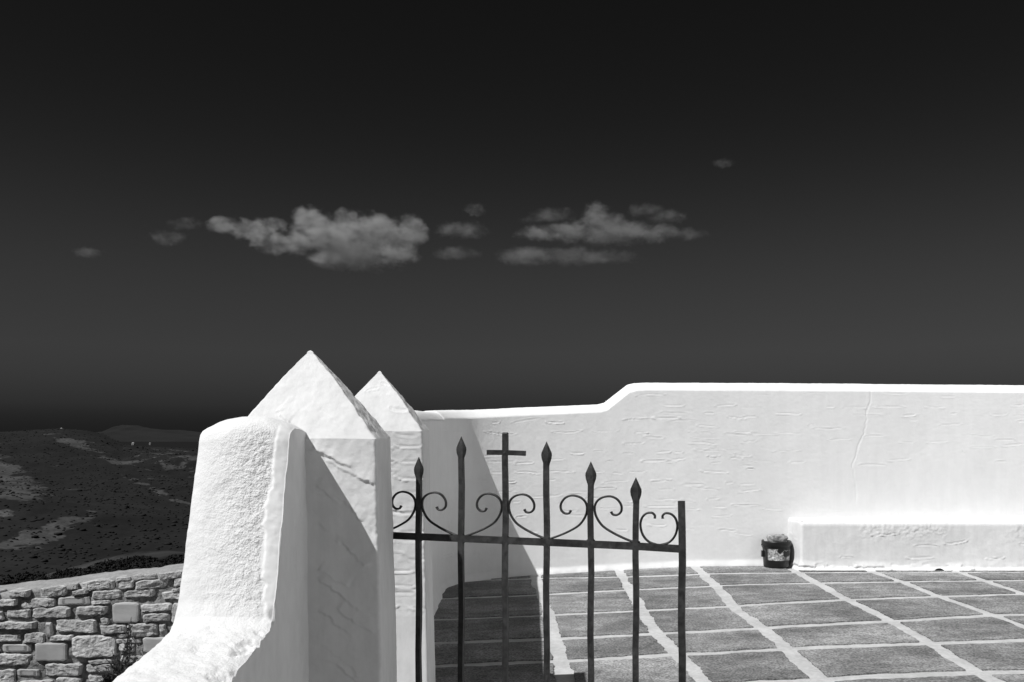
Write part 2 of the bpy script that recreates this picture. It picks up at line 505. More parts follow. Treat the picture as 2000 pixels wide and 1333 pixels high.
for k in range(2000):
    a = math.radians(rng.uniform(-35, -10)); r = rng.uniform(34, 64)
    x, y = r * math.sin(a), r * math.cos(a)
    px = 1000 + x / y * F
    zz = float(terrain_z(np.array([x]), np.array([y]))[0])
    py = HZ + (EYE - zz) * F / y
    kc = np.interp(px, KNOLL_X, KNOLL_Y)
    dense = py > kc + 40 + 8 * math.sin(px / 30.) - .06 * px
    if (px < 75 and rng.random() < .6) or dense or (px < 240 and py > kc + 24 and rng.random() < .35) or rng.random() < .05:
        cs.append((x, y, zz, rng.uniform(.16, .46) * (1 + .7 * (px < 80))))
leaf_bushes('bushes', cs, M['nearscrub'], 41, 'dark bushes massed on the near slope behind the stone wall')

# three far white houses
def far_house(px, py, D, wd, hd, label):
    x, y = (px - 1000) / F * D, D
    z = float(terrain_z(np.array([x]), np.array([y]))[0])
    z = max(z, EYE - (py - HZ) / F * D - hd)
    o = tag(empty('distant_house', (x, y, z)), label, 'house', 'white houses far off on the hill')
    bm = bmesh.new(); add_box(bm, (-wd / 2, -wd / 2, -1), (wd / 2, wd / 2, hd)); obj('wall', bm, M['house'], o)
    bm = bmesh.new()
    v = [bm.verts.new(c) for c in ((-wd / 2 - .2, -wd / 2 - .2, hd + .01), (wd / 2 + .2, -wd / 2 - .2, hd + .01), (wd / 2 + .2, wd / 2 + .2, hd + .01), (-wd / 2 - .2, wd / 2 + .2, hd + .01), (0, 0, hd + wd * .45))]
    for f in ((0, 1, 4), (1, 2, 4), (2, 3, 4), (3, 0, 4), (3, 2, 1, 0)):
        bm.faces.new([v[i] for i in f])
    obj('roof', bm, M['house'], o)
    bm = bmesh.new(); add_box(bm, (-.5, -wd / 2 - .06, 0), (.5, -wd / 2 + .1, 2)); obj('door', bm, M['wood'], o)
far_house(120, 838, 1590, 4.6, 3.4, 'tiny white house on the crest of the far dark hill')
far_house(260, 866, 1600, 4.2, 3.0, 'tiny white house at the foot of the far island, nearest the sea')
far_house(293, 866, 1600, 2.6, 2.2, 'smallest white house right of the other one above the sea')

# ------------------------------------------------------------------ courtyard floor
AL = [  # joints that run across, farthest first, as photograph pixels on the floor
    [(990, 1133), (1055, 1131), (1245, 1128), (1400, 1122), (1585, 1119.5)],
    [(864, 1171), (1041, 1164), (1225, 1154), (1400, 1146), (1650, 1139), (1900, 1136), (2000, 1135)],
    [(844, 1213), (1059, 1204), (1240, 1195), (1435, 1186), (1655, 1173), (1825, 1167), (2000, 1162)],
    [(844, 1258), (1061, 1251), (1280, 1240), (1480, 1230), (1740, 1215), (1940, 1203), (2000, 1201)],
    [(844, 1303), (1061, 1296), (1320, 1280), (1530, 1271), (1810, 1259), (2000, 1250)],
    [(844, 1368), (1200, 1348), (1615, 1330), (1915, 1316), (2000, 1311)]]
BL = [  # joints that run away from the camera
    [(1045, 1127), (1060, 1165), (1075, 1215), (1085, 1260), (1096, 1298), (1106, 1333)],
    [(1205, 1112), (1232, 1154), (1255, 1197), (1287, 1245), (1325, 1282), (1375, 1333)],
    [(1360, 1108), (1395, 1143), (1432, 1186), (1492, 1230), (1540, 1273), (1605, 1330)],
    [(1550, 1115), (1590, 1137), (1655, 1173), (1740, 1215), (1815, 1258), (1925, 1325)],
    [(1700, 1117), (1760, 1137), (1830, 1165), (1945, 1205), (2000, 1225)],
    [(1870, 1118), (1995, 1160)]]
acr = []
for L in AL:
    q = sorted(on_floor(*p) for p in L)
    acr.append((np.array([a for a, b in q]), np.array([b for a, b in q])))
alo = []
for L in BL:
    q = sorted((on_floor(*p)[::-1] for p in L))
    alo.append((np.array([a for a, b in q]), np.array([b for a, b in q])))
def ext_interp(x, xs, ys):
    """linear interpolation, flat slope outside"""
    return float(np.interp(x, xs, ys))
def row_y(i, X):
    if i < 0:
        return row_y(0, X) + .62 * -i
    if i < len(acr):
        return ext_interp(X, *acr[i])
    return ext_interp(X, *acr[-1]) - .70 * (i - len(acr) + 1)
def col_x(j, Yv):
    if j < 0:
        return col_x(0, Yv) - 1.02 * -j
    if j < 5:
        return ext_interp(Yv, *alo[j])
    return ext_interp(Yv, *alo[5]) + .74 * (j - 5)
def cross_pt(i, j):
    X, Yv = .2 + .8 * j, 6.
    for _ in range(40):
        Yv = row_y(i, X); X = col_x(j, Yv)
    return X, Yv
bm = bmesh.new()
xs = [-1.0, -.8, -.2, .4, 1.0, 1.7, 3, 5, 9.8]
ys = [-8, -4, 0, 3, 5, 6, 7, 8, 9.2]
vv = [[bm.verts.new((x, y, float(floor_z(x)))) for y in ys] for x in xs]
for i in range(len(xs) - 1):
    for j in range(len(ys) - 1):
        bm.faces.new((vv[i][j], vv[i + 1][j], vv[i + 1][j + 1], vv[i][j + 1]))
edge_lo = {}
bx = [bm.verts.new((v.co.x, v.co.y, -.9)) for v in vv[0]]
for j in range(len(ys) - 1):
    bm.faces.new((vv[0][j], vv[0][j + 1], bx[j + 1], bx[j]))
floor = obj('courtyard_floor', bm, M['floor_paint'])
tag(floor, kind='structure')

ROWS, COLS = range(-1, 14), range(-1, 11)
for i in ROWS:
    for j in COLS:
        c = [cross_pt(i, j), cross_pt(i, j + 1), cross_pt(i + 1, j + 1), cross_pt(i + 1, j)]
        if c[0][0] > 9.2 or c[0][1] < -7 or c[1][0] < -.7:
            continue
        cx = sum(p[0] for p in c) / 4; cy = sum(p[1] for p in c) / 4
        fine = 3.9 < cy < 8.6 and cx < 5.4
        n = 26 if fine else 6
        ring = []
        ctr = Vector((cx, cy))
        lines = []
        for e in range(4):                      # the slab's own four corners: its edges pulled in by half a joint
            p, q = Vector(c[e]), Vector(c[(e + 1) % 4])
            d = (q - p).normalized()
            nrm = Vector((-d.y, d.x))
            if nrm.dot(ctr - p) < 0:
                nrm = -nrm
            lines.append((p + nrm * (.047 if e in (0, 2) else .044), d, nrm))
        def meet(l0, l1):
            den = l0[1].x * l1[1].y - l0[1].y * l1[1].x
            w_ = l1[0] - l0[0]
            return l0[0] + l0[1] * ((w_.x * l1[1].y - w_.y * l1[1].x) / den)
        cor = [meet(lines[(e - 1) % 4], lines[e]) for e in range(4)]
        for e in range(4):
            p, q = cor[e], cor[(e + 1) % 4]
            for k in range(n):
                t = .006 + .988 * k / (n - 1)
                b = p.lerp(q, t)
                fade = min(1, 6 * t, 6 * (1 - t)) * .8 + .2
                wob = .018 * mnoise.noise(Vector((b.x * 2.3, b.y * 2.3, e * 3.1 + 1))) + .014 * mnoise.noise(Vector((b.x * 9, b.y * 9, e * 7.7))) + .011 * mnoise.noise(Vector((b.x * 34, b.y * 34, e * 5.1)))
                pt = b + lines[e][2] * wob * fade
                ring.append((pt.x, pt.y))
        bm = bmesh.new()
        lift = .006 + .003 * random.random()
        top = [bm.verts.new((x, y, float(floor_z(x)) + lift)) for x, y in ring]
        low = [bm.verts.new((x, y, float(floor_z(x)) - .006)) for x, y in ring]
        mid = bm.verts.new((cx, cy, float(floor_z(cx)) + lift))
        for k in range(len(ring)):
            k2 = (k + 1) % len(ring)
            bm.faces.new((top[k], top[k2], mid))
            bm.faces.new((top[k], low[k], low[k2], top[k2]))
        obj('slab', bm, M['slab'], floor)

# ------------------------------------------------------------------ plaster relief
def strokes(U, Vv, lst):
    """trowel drags: shallow lens-shaped dents with a raised lip. U, Vv: surface metres"""
    H = np.zeros_like(U)
    for (u0, v0, L, h, ang, bow, amp, wt, wb) in lst:
        ca, sa = math.cos(ang), math.sin(ang)
        m = (np.abs(U - u0) < L * 1.4 + h) & (np.abs(Vv - v0) < abs(L * sa) * 1.3 + h * 3 + abs(bow) * 2 + .01)
        if not m.any():
            continue
        x = (U[m] - u0) * ca + (Vv[m] - v0) * sa
        y = -(U[m] - u0) * sa + (Vv[m] - v0) * ca - bow * (x / L) ** 2
        y = y + .18 * h * np.sin(x * 23 + u0 * 40)
        r = np.sqrt((np.abs(x) / L) ** 5 + (np.abs(y) / h) ** 2)
        lip = np.exp(-((r - 1) / .22) ** 2) * np.where(y > 0, wt, wb)
        H[m] += amp * (lip - .45 * (r < 1) * (1 - r ** 2))
    return H
def ledges(U, Vv, lst):
    """thin overlapping edges of plaster: proud above a wavering line, dying away upwards"""
    H = np.zeros_like(U)
    for (u0, v0, L, ang, bow, amp, seed) in lst:
        ca, sa = math.cos(ang), math.sin(ang)
        x = (U - u0) * ca + (Vv - v0) * sa
        y = -(U - u0) * sa + (Vv - v0) * ca - bow * (1 - (x / L) ** 2) + .006 * vnoise(x * 30 + seed, x * 0, seed=seed) + .003 * vnoise(x * 110 + seed, x * 0, seed=seed + 1)
        f = sstep(-.0022, .0022, y) * np.exp(-np.maximum(y, 0) / .022) * (1 - sstep(.75, 1.0, np.abs(x) / L)) * (.55 + .45 * vnoise(x * 18, x * 0 + 5, seed=seed + 2))
        H += amp * f
    return H
def row_strokes(u0, u1, v0, v1, dv, du, prob, seed, amp=.005, L=(.06, .13), h=(.006, .0125)):
    r = np.random.default_rng(seed)
    res = []
    v = v0
    while v < v1:
        u = u0 + r.random() * du
        while u < u1:
            if r.random() < prob:
                wt, wb = (r.uniform(.0, .5), r.uniform(.6, 1.1)) if r.random() < .6 else (r.uniform(.5, 1.), r.uniform(.1, .8))
                res.append((u, v + r.normal() * dv * .22, r.uniform(*L), r.uniform(*h), r.normal() * .05, r.normal() * .004, amp * r.uniform(.6, 1.25), wt, wb))
            u += du * r.uniform(.6, 1.4)
        v += dv * r.uniform(.75, 1.25)
    return res

# ------------------------------------------------------------------ courtyard wall (left run, rounded corner, back run)
PATH = [(-.60, 4.02), (-.60, 5.2), (-.598, 6.3), (-.60, 6.9), (-.585, 7.3), (-.51, 7.58), (-.36, 7.78), (-.1, 7.90), (.3, 7.98), (.977, 8.06), (1.71, 8.10), (2.6, 8.13), (4.6, 8.16), (6.5, 8.2), (9.6, 8.3)]
def resample(path, step_fn):
    p = np.array(path, float)
    # Catmull-Rom, dense
    q = []
    for i in range(len(p) - 1):
        a, b, c, d = p[max(i - 1, 0)], p[i], p[i + 1], p[min(i + 2, len(p) - 1)]
        for t in np.linspace(0, 1, 60, endpoint=False):
            # centripetal-ish damping of the tangents by segment length
            l = np.linalg.norm(c - b)
            m0 = (c - a) / max(np.linalg.norm(c - a), 1e-6) * l
            m1 = (d - b) / max(np.linalg.norm(d - b), 1e-6) * l
            h00, h10, h01, h11 = 2 * t**3 - 3 * t**2 + 1, t**3 - 2 * t**2 + t, -2 * t**3 + 3 * t**2, t**3 - t**2
            q.append(h00 * b + h10 * m0 + h01 * c + h11 * m1)
    q.append(p[-1])
    q = np.array(q)
    s = np.concatenate([[0], np.cumsum(np.linalg.norm(np.diff(q, axis=0), axis=1))])
    out_s = [0.0]
    while out_s[-1] < s[-1]:
        x = np.interp(out_s[-1], s, q[:, 0]); y = np.interp(out_s[-1], s, q[:, 1])
        out_s.append(out_s[-1] + step_fn(x, y))
    out_s = np.array(out_s[:-1] + [s[-1]])
    pt = np.stack([np.interp(out_s, s, q[:, 0]), np.interp(out_s, s, q[:, 1])], -1)
    e = .03
    ta = np.stack([np.interp(out_s + e, s, q[:, 0]) - np.interp(out_s - e, s, q[:, 0]), np.interp(out_s + e, s, q[:, 1]) - np.interp(out_s - e, s, q[:, 1])], -1)
    ta /= np.linalg.norm(ta, axis=1)[:, None]
    return out_s, pt, ta
s_, pt, ta = resample(PATH, lambda x, y: .0072 if (y > 6.8 and x < 5.2) else .05)
nrm = np.stack([ta[:, 1], -ta[:, 0]], -1)          # inner side: to the right of travel = courtyard
TOPX = [700, 820, 930, 1050, 1172, 1186, 1210, 1230, 1243, 1260, 1600, 2000, 2400]
TOPY = [805, 804, 801, 795.5, 790.5, 787, 768, 752.5, 749, 748, 749.5, 753, 757]
wpx = 1000 + pt[:, 0] / pt[:, 1] * F
corner = pt[:, 1] < 7.25
Htop = EYE + (HZ - np.interp(wpx, TOPX, TOPY)) / F * (pt[:, 1] + .12)
Htop = np.where((pt[:, 0] < .2) & (pt[:, 1] < 7.45), np.interp(pt[:, 1], [4, 6.4, 7.45], [1.30, 1.37, 1.385]), Htop)
front_z = np.arange(-.30, 1.62, .0075)
nf = len(front_z)
fr = (front_z - front_z[0]) / (front_z[-1] - front_z[0])
ns = len(s_)
CH = .075
Zf = -.30 + fr[None, :] * (Htop - CH + .30)[:, None]
U = s_[:, None] + 0 * Zf
sv = s_[np.argmin(np.abs(pt[:, 0] - .0) + 100 * (pt[:, 1] < 7))]      # arc length where X = 0
uX = lambda X: sv + X                                                    # back run: arc length ~ X
lst = row_strokes(uX(-.35), uX(2.2), .35, 1.40, .085, .30, .78, 5, .0036, L=(.03, .15)) + row_strokes(uX(1.2), uX(5.2), .95, 1.60, .09, .36, .62, 6, .0030, L=(.03, .15)) + row_strokes(uX(1.2), uX(3.), .2, .9, .16, .5, .35, 8, .003) + row_strokes(uX(-1.0), uX(-.2), .2, 1.3, .16, .3, .35, 9, .0035)
disp = strokes(U, Zf, lst)
Xw = pt[:, 0][:, None] + 0 * Zf
Yw = pt[:, 1][:, None] + 0 * Zf
disp += .005 * fbm(U * 1.6, Zf * 1.6, octaves=3, seed=2) + .0009 * fbm(U * 9, Zf * 9, octaves=4, seed=4) + .0007 * fbm(U * 40, Zf * 40, octaves=3, seed=14)
# the hairline crack
ck = np.array([on for on in [(1701, 762), (1700, 785), (1693, 800), (1692, 822), (1688, 845), (1678, 868), (1672, 890), (1664, 912), (1668, 930), (1672, 960), (1672, 985)]], float)
ckX = (ck[:, 0] - 1000) / F * 8.14; ckZ = EYE - (ck[:, 1] - HZ) / F * 8.14
cz = np.interp(Zf, ckZ[::-1], ckX[::-1]) + .006 * vnoise(Zf * 30, Zf * 0 + 3, seed=4)
d = np.abs(Xw - cz)
disp -= .0042 * np.clip(1 - d / .0075, 0, 1) * (Zf > ckZ[-1]) * (Zf < 1.66) * (Yw > 7.5) * (.4 + .6 * sstep(.6, 1.0, Zf))
# foot of the wall swells on to the floor, ragged
fz = floor_z(pt[:, 0])[:, None]
foot = 1 - sstep(0, .07, Zf - fz)
disp += foot * (.020 + .012 * fbm(U * 7, Zf * 0, octaves=3, seed=17)) + .03 * (1 - sstep(0, .25, Zf - fz)) * sstep(7.6, 7.0, Yw)
front = np.stack([Xw + nrm[:, 0][:, None] * disp, Yw + nrm[:, 1][:, None] * disp, Zf], -1)
# coping: sloped front band, round top, back
sec = [(-.010, -.062), (-.024, -.046), (-.042, -.027), (-.062, -.012), (-.085, -.003), (-.12, 0), (-.17, -.002), (-.22, -.012), (-.26, -.035), (-.285, -.075), (-.295, -.4), (-.30, -1.2), (-.30, -2.4)]
cop = []
for (o_, z_) in sec:
    jig = .004 * fbm(s_ * 3, s_ * 0 + o_ * 30, octaves=3, seed=23) + .0015 * fbm(s_ * 30, s_ * 0 + o_ * 90, octaves=2, seed=24)
    base = disp[:, -1] * (1 if o_ > -.03 else .4)
    cop.append(np.stack([pt[:, 0] + nrm[:, 0] * (o_ + base), pt[:, 1] + nrm[:, 1] * (o_ + base), Htop + z_ + jig], -1))
cop = np.stack(cop, 1)
Vw = np.concatenate([front, cop], 1)
wall = mesh_np('courtyard_wall', Vw.reshape(-1, 3), grid_faces(Vw.shape[0], Vw.shape[1]), M['plaster'])
tag(wall, 'tall whitewashed courtyard wall with rounded coping behind the gate and the bench', 'wall')
# a dry twig caught on the coping, at the foot of the step
bm = bmesh.new()
tw = P(1184, 790, 8.2)
sweep(bm, [tw + Vector((0, 0, -.02)), tw + Vector((.004, 0, .01)), tw + Vector((-.006, 0, .035))], .0035, .0035, n=5)
sweep(bm, [tw + Vector((0, 0, .0)), tw + Vector((.012, 0, .018))], .0025, .0025, n=5)
tag(obj('dry_twig', bm, M['straw']), 'tiny dry twig on the coping where the wall steps up', 'twig')

# ------------------------------------------------------------------ masonry bench against the back wall
YB = 7.86
plan = [(2.50 + .03 * k / 16, 8.14 - (8.14 - YB - .03) * k / 16) for k in range(17)]
plan += [(2.53 + .03 * (1 - math.cos(t)), YB + .03 - .03 * math.sin(t)) for t in np.linspace(.15, math.pi / 2, 8)]
xb = np.concatenate([np.arange(2.568, 5.3, .0075), np.arange(5.3, 9.4, .08)])
plan += [(x, YB + .02 * min(1, max(0, (x - 2.6) / 4)) * 0) for x in xb]
plan = np.array(plan)
sb = np.concatenate([[0], np.cumsum(np.linalg.norm(np.diff(plan, axis=0), axis=1))])
tb = np.gradient(plan, axis=0); tb /= np.linalg.norm(tb, axis=1)[:, None]
nb = np.stack([tb[:, 1], -tb[:, 0]], -1)
zt = .425
zb = np.arange(-.08, zt - .040, .0075)
Ub, Zb = np.meshgrid(sb, zb, indexing='ij')
Xb = plan[:, 0][:, None] + 0 * Zb
lst = row_strokes(.4, 3.2, .12, .36, .075, .30, .55, 31, .0055) + [(.12, .30, .08, .012, -.5, 0, .004, .4, 1), (.13, .2, .07, .012, -.5, 0, .004, .4, 1)]
db = strokes(Ub, Zb, lst) + .005 * fbm(Ub * 2.5, Zb * 2.5, octaves=3, seed=33) + .0018 * fbm(Ub * 14, Zb * 14, octaves=3, seed=35)
rough = np.clip(sstep(.2, .38, Zb) * sstep(.1, .45, fbm(Ub * 1.7, Zb * 2.5, octaves=2, seed=36) + .35 * np.exp(-((Xb - 3.45) / .5) ** 2) + .5 * np.exp(-((Xb - 4.5) / .25) ** 2)) + .0, 0, 1)
db += rough * (.007 * np.abs(fbm(Ub * 24, Zb * 30, octaves=3, seed=38)) + .003 * fbm(Ub * 60, Zb * 60, octaves=2, seed=39))
flake = (1 - sstep(.015, .10, Zb + .03 * fbm(Ub * 5, Zb * 5, seed=40)))
db += flake * (.012 + .012 * np.sign(fbm(Ub * 6, Zb * 14, octaves=3, seed=41)) * .5 + .006 * fbm(Ub * 20, Zb * 20, seed=42))
db += .02 * (1 - sstep(0, .035, Zb))
fb = np.stack([Xb + nb[:, 0][:, None] * db, plan[:, 1][:, None] + nb[:, 1][:, None] * db, Zb], -1)
secb = [(0, -.030), (-.003, -.016), (-.009, -.007), (-.020, -.002), (-.04, .0), (-.09, .001)]
topb = []
lastd = db[:, -1]
for (o_, z_) in secb:
    k = max(0, 1 + o_ / .04)
    room = np.clip((8.12 - plan[:, 1]) / .1, 0, 1)
    topb.append(np.stack([plan[:, 0] + nb[:, 0] * (o_ * np.where(nb[:, 1] < -.9, 1, .25) + lastd * k), plan[:, 1] + nb[:, 1] * (o_ * room + lastd * k), zt + z_ + .002 * fbm(sb * 8, sb * 0 + o_ * 50, octaves=3, seed=44)], -1))
for (yy, z_) in [(8.02, .003), (8.07, .004), (8.095, .006), (8.115, .012), (8.15, .02), (8.22, .02)]:
    topb.append(np.stack([plan[:, 0] + .03 * sstep(.0, .2, np.maximum(2.6 - plan[:, 0], 0)), np.maximum(plan[:, 1] + .012, yy + .0 * sb), zt + z_ + .002 * fbm(sb * 8, sb * 0 + yy * 9, octaves=3, seed=45)], -1))
topb = np.stack(topb, 1)
Vb = np.concatenate([fb, topb], 1)
bench = mesh_np('masonry_bench', Vb.reshape(-1, 3), grid_faces(Vb.shape[0], Vb.shape[1]), M['old_plaster'])
tag(bench, 'low whitewashed masonry bench with flaking plaster built against the courtyard wall', 'bench')
bm = bmesh.new()
dh = on_floor(1833, 1116)
pts = [(-.042, 0), (-.036, .010), (-.02, .020), (.004, .024), (.022, .017), (.036, .009), (.042, 0)]
fr_ = [bm.verts.new((dh[0] + x, YB - .050, z + .004)) for x, z in pts]
bk_ = [bm.verts.new((dh[0] + x * .8, YB - .015, z * .8 + .004)) for x, z in pts]
bm.faces.new(fr_)
for a, b in zip(range(len(pts)), list(range(1, len(pts))) + [0]):
    bm.faces.new((fr_[a], bk_[a], bk_[b], fr_[b]))
obj('drain_hole_shade', bm, M['dark'], bench)  # solid dark plug; its colour stands in for the shade of a hole

# ------------------------------------------------------------------ gate pillars
def pillar(cx, cy, hx, hy, zs, za, zfoot, seed, mk_strokes, label, step, mk_ledges=()):
    root = tag(empty('gate_pillar', (cx, cy, zfoot)), label, 'pillar', 'whitewashed gate pillars')
    rc = .010
    per = []
    def side(a, b, n):
        for k in range(n):
            per.append(a + (b - a) * k / n)
    # loop: start front-left, go right along the front, back along the right side, ...
    cs = [(-1, -1), (1, -1), (1, 1), (-1, 1)]
    unit = []
    def arc(ccx, ccy, a0, n=6):
        for k in range(n):
            a = a0 + (math.pi / 2) * k / n
            unit.append((ccx * (hx - rc) + rc * math.cos(a), ccy * (hy - rc) + rc * math.sin(a)))
    def line(p, q):
        L = math.hypot(q[0] - p[0], q[1] - p[1]); n = max(2, int(L / step))
        for k in range(n):
            unit.append((p[0] + (q[0] - p[0]) * k / n, p[1] + (q[1] - p[1]) * k / n))
    line((-hx + rc, -hy), (hx - rc, -hy)); arc(1, -1, -math.pi / 2)
    line((hx, -hy + rc), (hx, hy - rc)); arc(1, 1, 0)
    line((hx - rc, hy), (-hx + rc, hy)); arc(-1, 1, math.pi / 2)
    line((-hx, hy - rc), (-hx, -hy + rc)); arc(-1, -1, math.pi)
    un = np.array(unit)
    nx = np.roll(un, -1, 0) - np.roll(un, 1, 0)
    nn = np.stack([nx[:, 1], -nx[:, 0]], -1); nn /= np.linalg.norm(nn, axis=1)[:, None]
    arcl = np.concatenate([[0], np.cumsum(np.linalg.norm(np.diff(un, axis=0), axis=1))])
    z1 = .42
    zz = np.concatenate([np.linspace(zfoot, z1, 12, endpoint=False), np.arange(z1, zs, step), [zs]])
    batter = 1 + (zs - zz)[None, :] * np.array([.026 / hx * .9])[0]
    Uu = arcl[:, None] + 0 * zz[None, :]
    Zz = zz[None, :] + 0 * Uu
    d = strokes(Uu, Zz, mk_strokes) + ledges(Uu, Zz, mk_ledges)
    chips = np.clip(fbm(Uu * 28 + 9, Zz * 28, octaves=4, seed=seed + 11) - .12, 0, 1)
    crn = np.minimum(np.abs(Uu - (2 * hx - 2 * rc)), np.abs(Uu - (2 * hx - 2 * rc + .012)))
    d -= .005 * chips * (1 - sstep(.004, .022, crn))
    wx, wy = un[:, 0][:, None] + 0 * Zz, un[:, 1][:, None] + 0 * Zz
    d += .0035 * fbm(wx * 3 + seed, wy * 3 + 2, Zz * 3, octaves=3, seed=seed) + .0014 * fbm(wx * 14, wy * 14, Zz * 14, octaves=3, seed=seed + 1) + .0010 * fbm(wx * 60, wy * 60, Zz * 60, octaves=3, seed=seed + 2)
    d += -.004 * np.exp(-((zs - Zz) / .012) ** 2) * 0
    bt = (zs - zz)[None, :] * .026
    Xs = wx + np.sign(wx) * np.minimum(1, np.abs(wx) / hx) * bt + nn[:, 0][:, None] * d
    Ys = wy + np.sign(wy) * np.minimum(1, np.abs(wy) / hy) * bt * .6 + nn[:, 1][:, None] * d
    warp = (.007 * fbm(un[:, 0] * 6 + seed, un[:, 1] * 6, octaves=4, seed=seed + 15))[:, None]
    Vp = np.stack([Xs, Ys, Zz + warp * sstep(zs - .12, zs, Zz) - zfoot], -1)
    mesh_np('shaft', Vp.reshape(-1, 3), grid_faces(Vp.shape[0], Vp.shape[1], wrap=True), M['old_plaster'], root)
    # pyramid cap
    T = np.concatenate([[0, .006, .015], np.arange(.03, .97, step / (za - zs) * .8), [.975, .988, 1.0]])
    sc = np.where(T < 0, 1.0, 1 - T)
    sc = np.where(T >= 0, sc + .030 * np.sin(np.clip(T, 0, 1) * math.pi), sc)          # faces slightly full
    sc[-3:] = (.040, .027, 0.0)
    z = np.where(T < 0, zs + T * .3, zs + T * (za - zs)) + .0
    Zc = z[None, :] + 0 * un[:, 0][:, None]
    Xc = un[:, 0][:, None] * sc[None, :]; Yc = un[:, 1][:, None] * sc[None, :]
    over = 0.0
    dc = .0035 * fbm(Xc * 5 + seed, Yc * 5, Zc * 5, octaves=3, seed=seed + 5) + .0020 * fbm(Xc * 16, Yc * 16, Zc * 16, octaves=3, seed=seed + 6) + .0012 * fbm(Xc * 60, Yc * 60, Zc * 60, octaves=3, seed=seed + 7)
    dc += strokes(Uu[:, :1] + 0 * Zc, Zc, mk_strokes) + ledges(Uu[:, :1] + 0 * Zc, Zc, mk_ledges)
    rightish = sstep(.2, .8, nn[:, 0])[:, None]
    dc += rightish * .0045 * fbm(Xc * 30, Yc * 30, Zc * 30, octaves=4, seed=seed + 8)
    kk = sstep(0, .12, T)[None, :]
    dc = dc * kk + (d[:, -1:] / .75) * (1 - kk)
    fade = np.clip(sc / .12, 0, 1)[None, :]
    dc *= fade
    slope = .62
    lean = (-.010 if seed == 60 else .004) * T[None, :]     # the points are not quite centred
    Vc = np.stack([Xc + lean + nn[:, 0][:, None] * (dc * .75 + over * (T[None, :] <= 0.012)), Yc + nn[:, 1][:, None] * (dc * .75 + over * (T[None, :] <= .012)), Zc + warp * (1 - T[None, :]) + dc * slope * kk - zfoot], -1)
    mesh_np('pyramid_cap', Vc.reshape(-1, 3), grid_faces(Vc.shape[0], Vc.shape[1], wrap=True), M['old_plaster'], root)
    return root
HX, HY = .207, .148
PX1, PY1 = -.586, 2.648
PX2, PY2 = -.586, 3.94
# long slanting float marks on the front pillar (arc length from its front-left corner, height)
def fp(px, py):      # photograph pixel on the front face of the front pillar -> (arc, z)
    q = P(px, py, PY1 - HY)
    return q.x - (PX1 - HX) - .02, q.z
slant = []
for (x0, y0, x1, y1) in [(612, 880, 690, 918), (640, 905, 735, 952), (622, 948, 712, 1020), (625, 1025, 690, 1085), (625, 1118, 680, 1150), (630, 1128, 705, 1200), (628, 1192, 690, 1248), (635, 1258, 700, 1325), (640, 1288, 710, 1345), (618, 962, 668, 990), (655, 1060, 720, 1110), (630, 790, 690, 850), (520, 800, 560, 830), (660, 1190, 725, 1240)]:
    a, b = fp(x0, y0), fp(x1, y1)
    cx, cz = (a[0] + b[0]) / 2, (a[1] + b[1]) / 2
    slant.append((cx, cz, math.hypot(b[0] - a[0], b[1] - a[1]) / 2 * 1.1, math.atan2(b[1] - a[1], b[0] - a[0]), .008, .0085, len(slant) * 3 + 1))
pillar(PX1, PY1, HX, HY, 1.19, 1.447, -.12, 60, [], 'front white gate pillar with pyramid top, the iron gate hung behind it', .0036, slant)
lst = row_strokes(0.10, .42, .2, 1.40, .058, .15, .9, 62, .0036, L=(.05, .085), h=(.007, .011))
pillar(PX2, PY2, HX, HY, 1.215, 1.477, -.14, 70, lst, 'rear white gate pillar with pyramid top, half hidden behind the front one', .0055)

# ------------------------------------------------------------------ low wall with a raised end against the front pillar
XL, XR = -.81, -.576
prof = [(2.515, 1.205), (2.44, 1.212), (2.38, 1.214), (2.345, 1.208), (2.328, 1.198), (2.318, 1.180), (2.290, 1.10), (2.257, 1.004), (2.215, .881), (2.178, .79), (2.155, .752), (2.12, .732), (2.025, .717), (1.865, .70), (1.5, .675), (1.0, .63), (0, .55), (-2, .42), (-4.5, .3)]
pr = np.array(prof)
sl = np.concatenate([[0], np.cumsum(np.linalg.norm(np.diff(pr, axis=0), axis=1))])
sp = np.concatenate([np.arange(0, 1.5, .003), np.arange(1.5, sl[-1], .06), [sl[-1]]])
# smooth the profile a little
def smooth_interp(x):
    k = np.linspace(-.005, .005, 9)
    yy = np.mean([np.interp(np.clip(x + q, 0, sl[-1]), sl, pr[:, 0]) for q in k], 0)
    zz = np.mean([np.interp(np.clip(x + q, 0, sl[-1]), sl, pr[:, 1]) for q in k], 0)
    return yy, zz
py_, pz_ = smooth_interp(sp)
ty, tz = np.gradient(py_), np.gradient(pz_)
tl = np.hypot(ty, tz); ty /= tl; tz /= tl
ny, nz = tz, -ty                                 # outward: up and toward the camera
W_ = XR - XL
wv = np.concatenate([np.arange(0, W_, .003), [W_]])
nw = len(wv)
Sg, Wg = np.meshgrid(sp, wv, indexing='ij')
xx = (Wg / W_) * 2 - 1
topness = sstep(.42, .14, Sg)                    # the arched top of the raised end
bulge = topness * (.034 * (1 - np.abs(xx) ** 2.3)) + (1 - topness) * .012 * (1 - xx ** 4) 
Xg = XL + Wg
yg, zg = py_[:, None] + 0 * Xg, pz_[:, None] + 0 * Xg
face = sstep(.15, .22, Sg) * sstep(.72, .60, Sg)
edge_line = .165 + .02 * fbm(Sg * 6, Sg * 0, octaves=3, seed=81)
rgh = face * sstep(-.06, .09, Wg) * (1 - sstep(0, .012, Wg - edge_line - .025))
dn = .0035 * fbm(Xg * 5, yg * 5, zg * 5, octaves=3, seed=82) + .0018 * fbm(Xg * 22, yg * 22, zg * 22, octaves=3, seed=83)
pop = fbm(Xg * 130, yg * 130, zg * 130, octaves=2, seed=84)
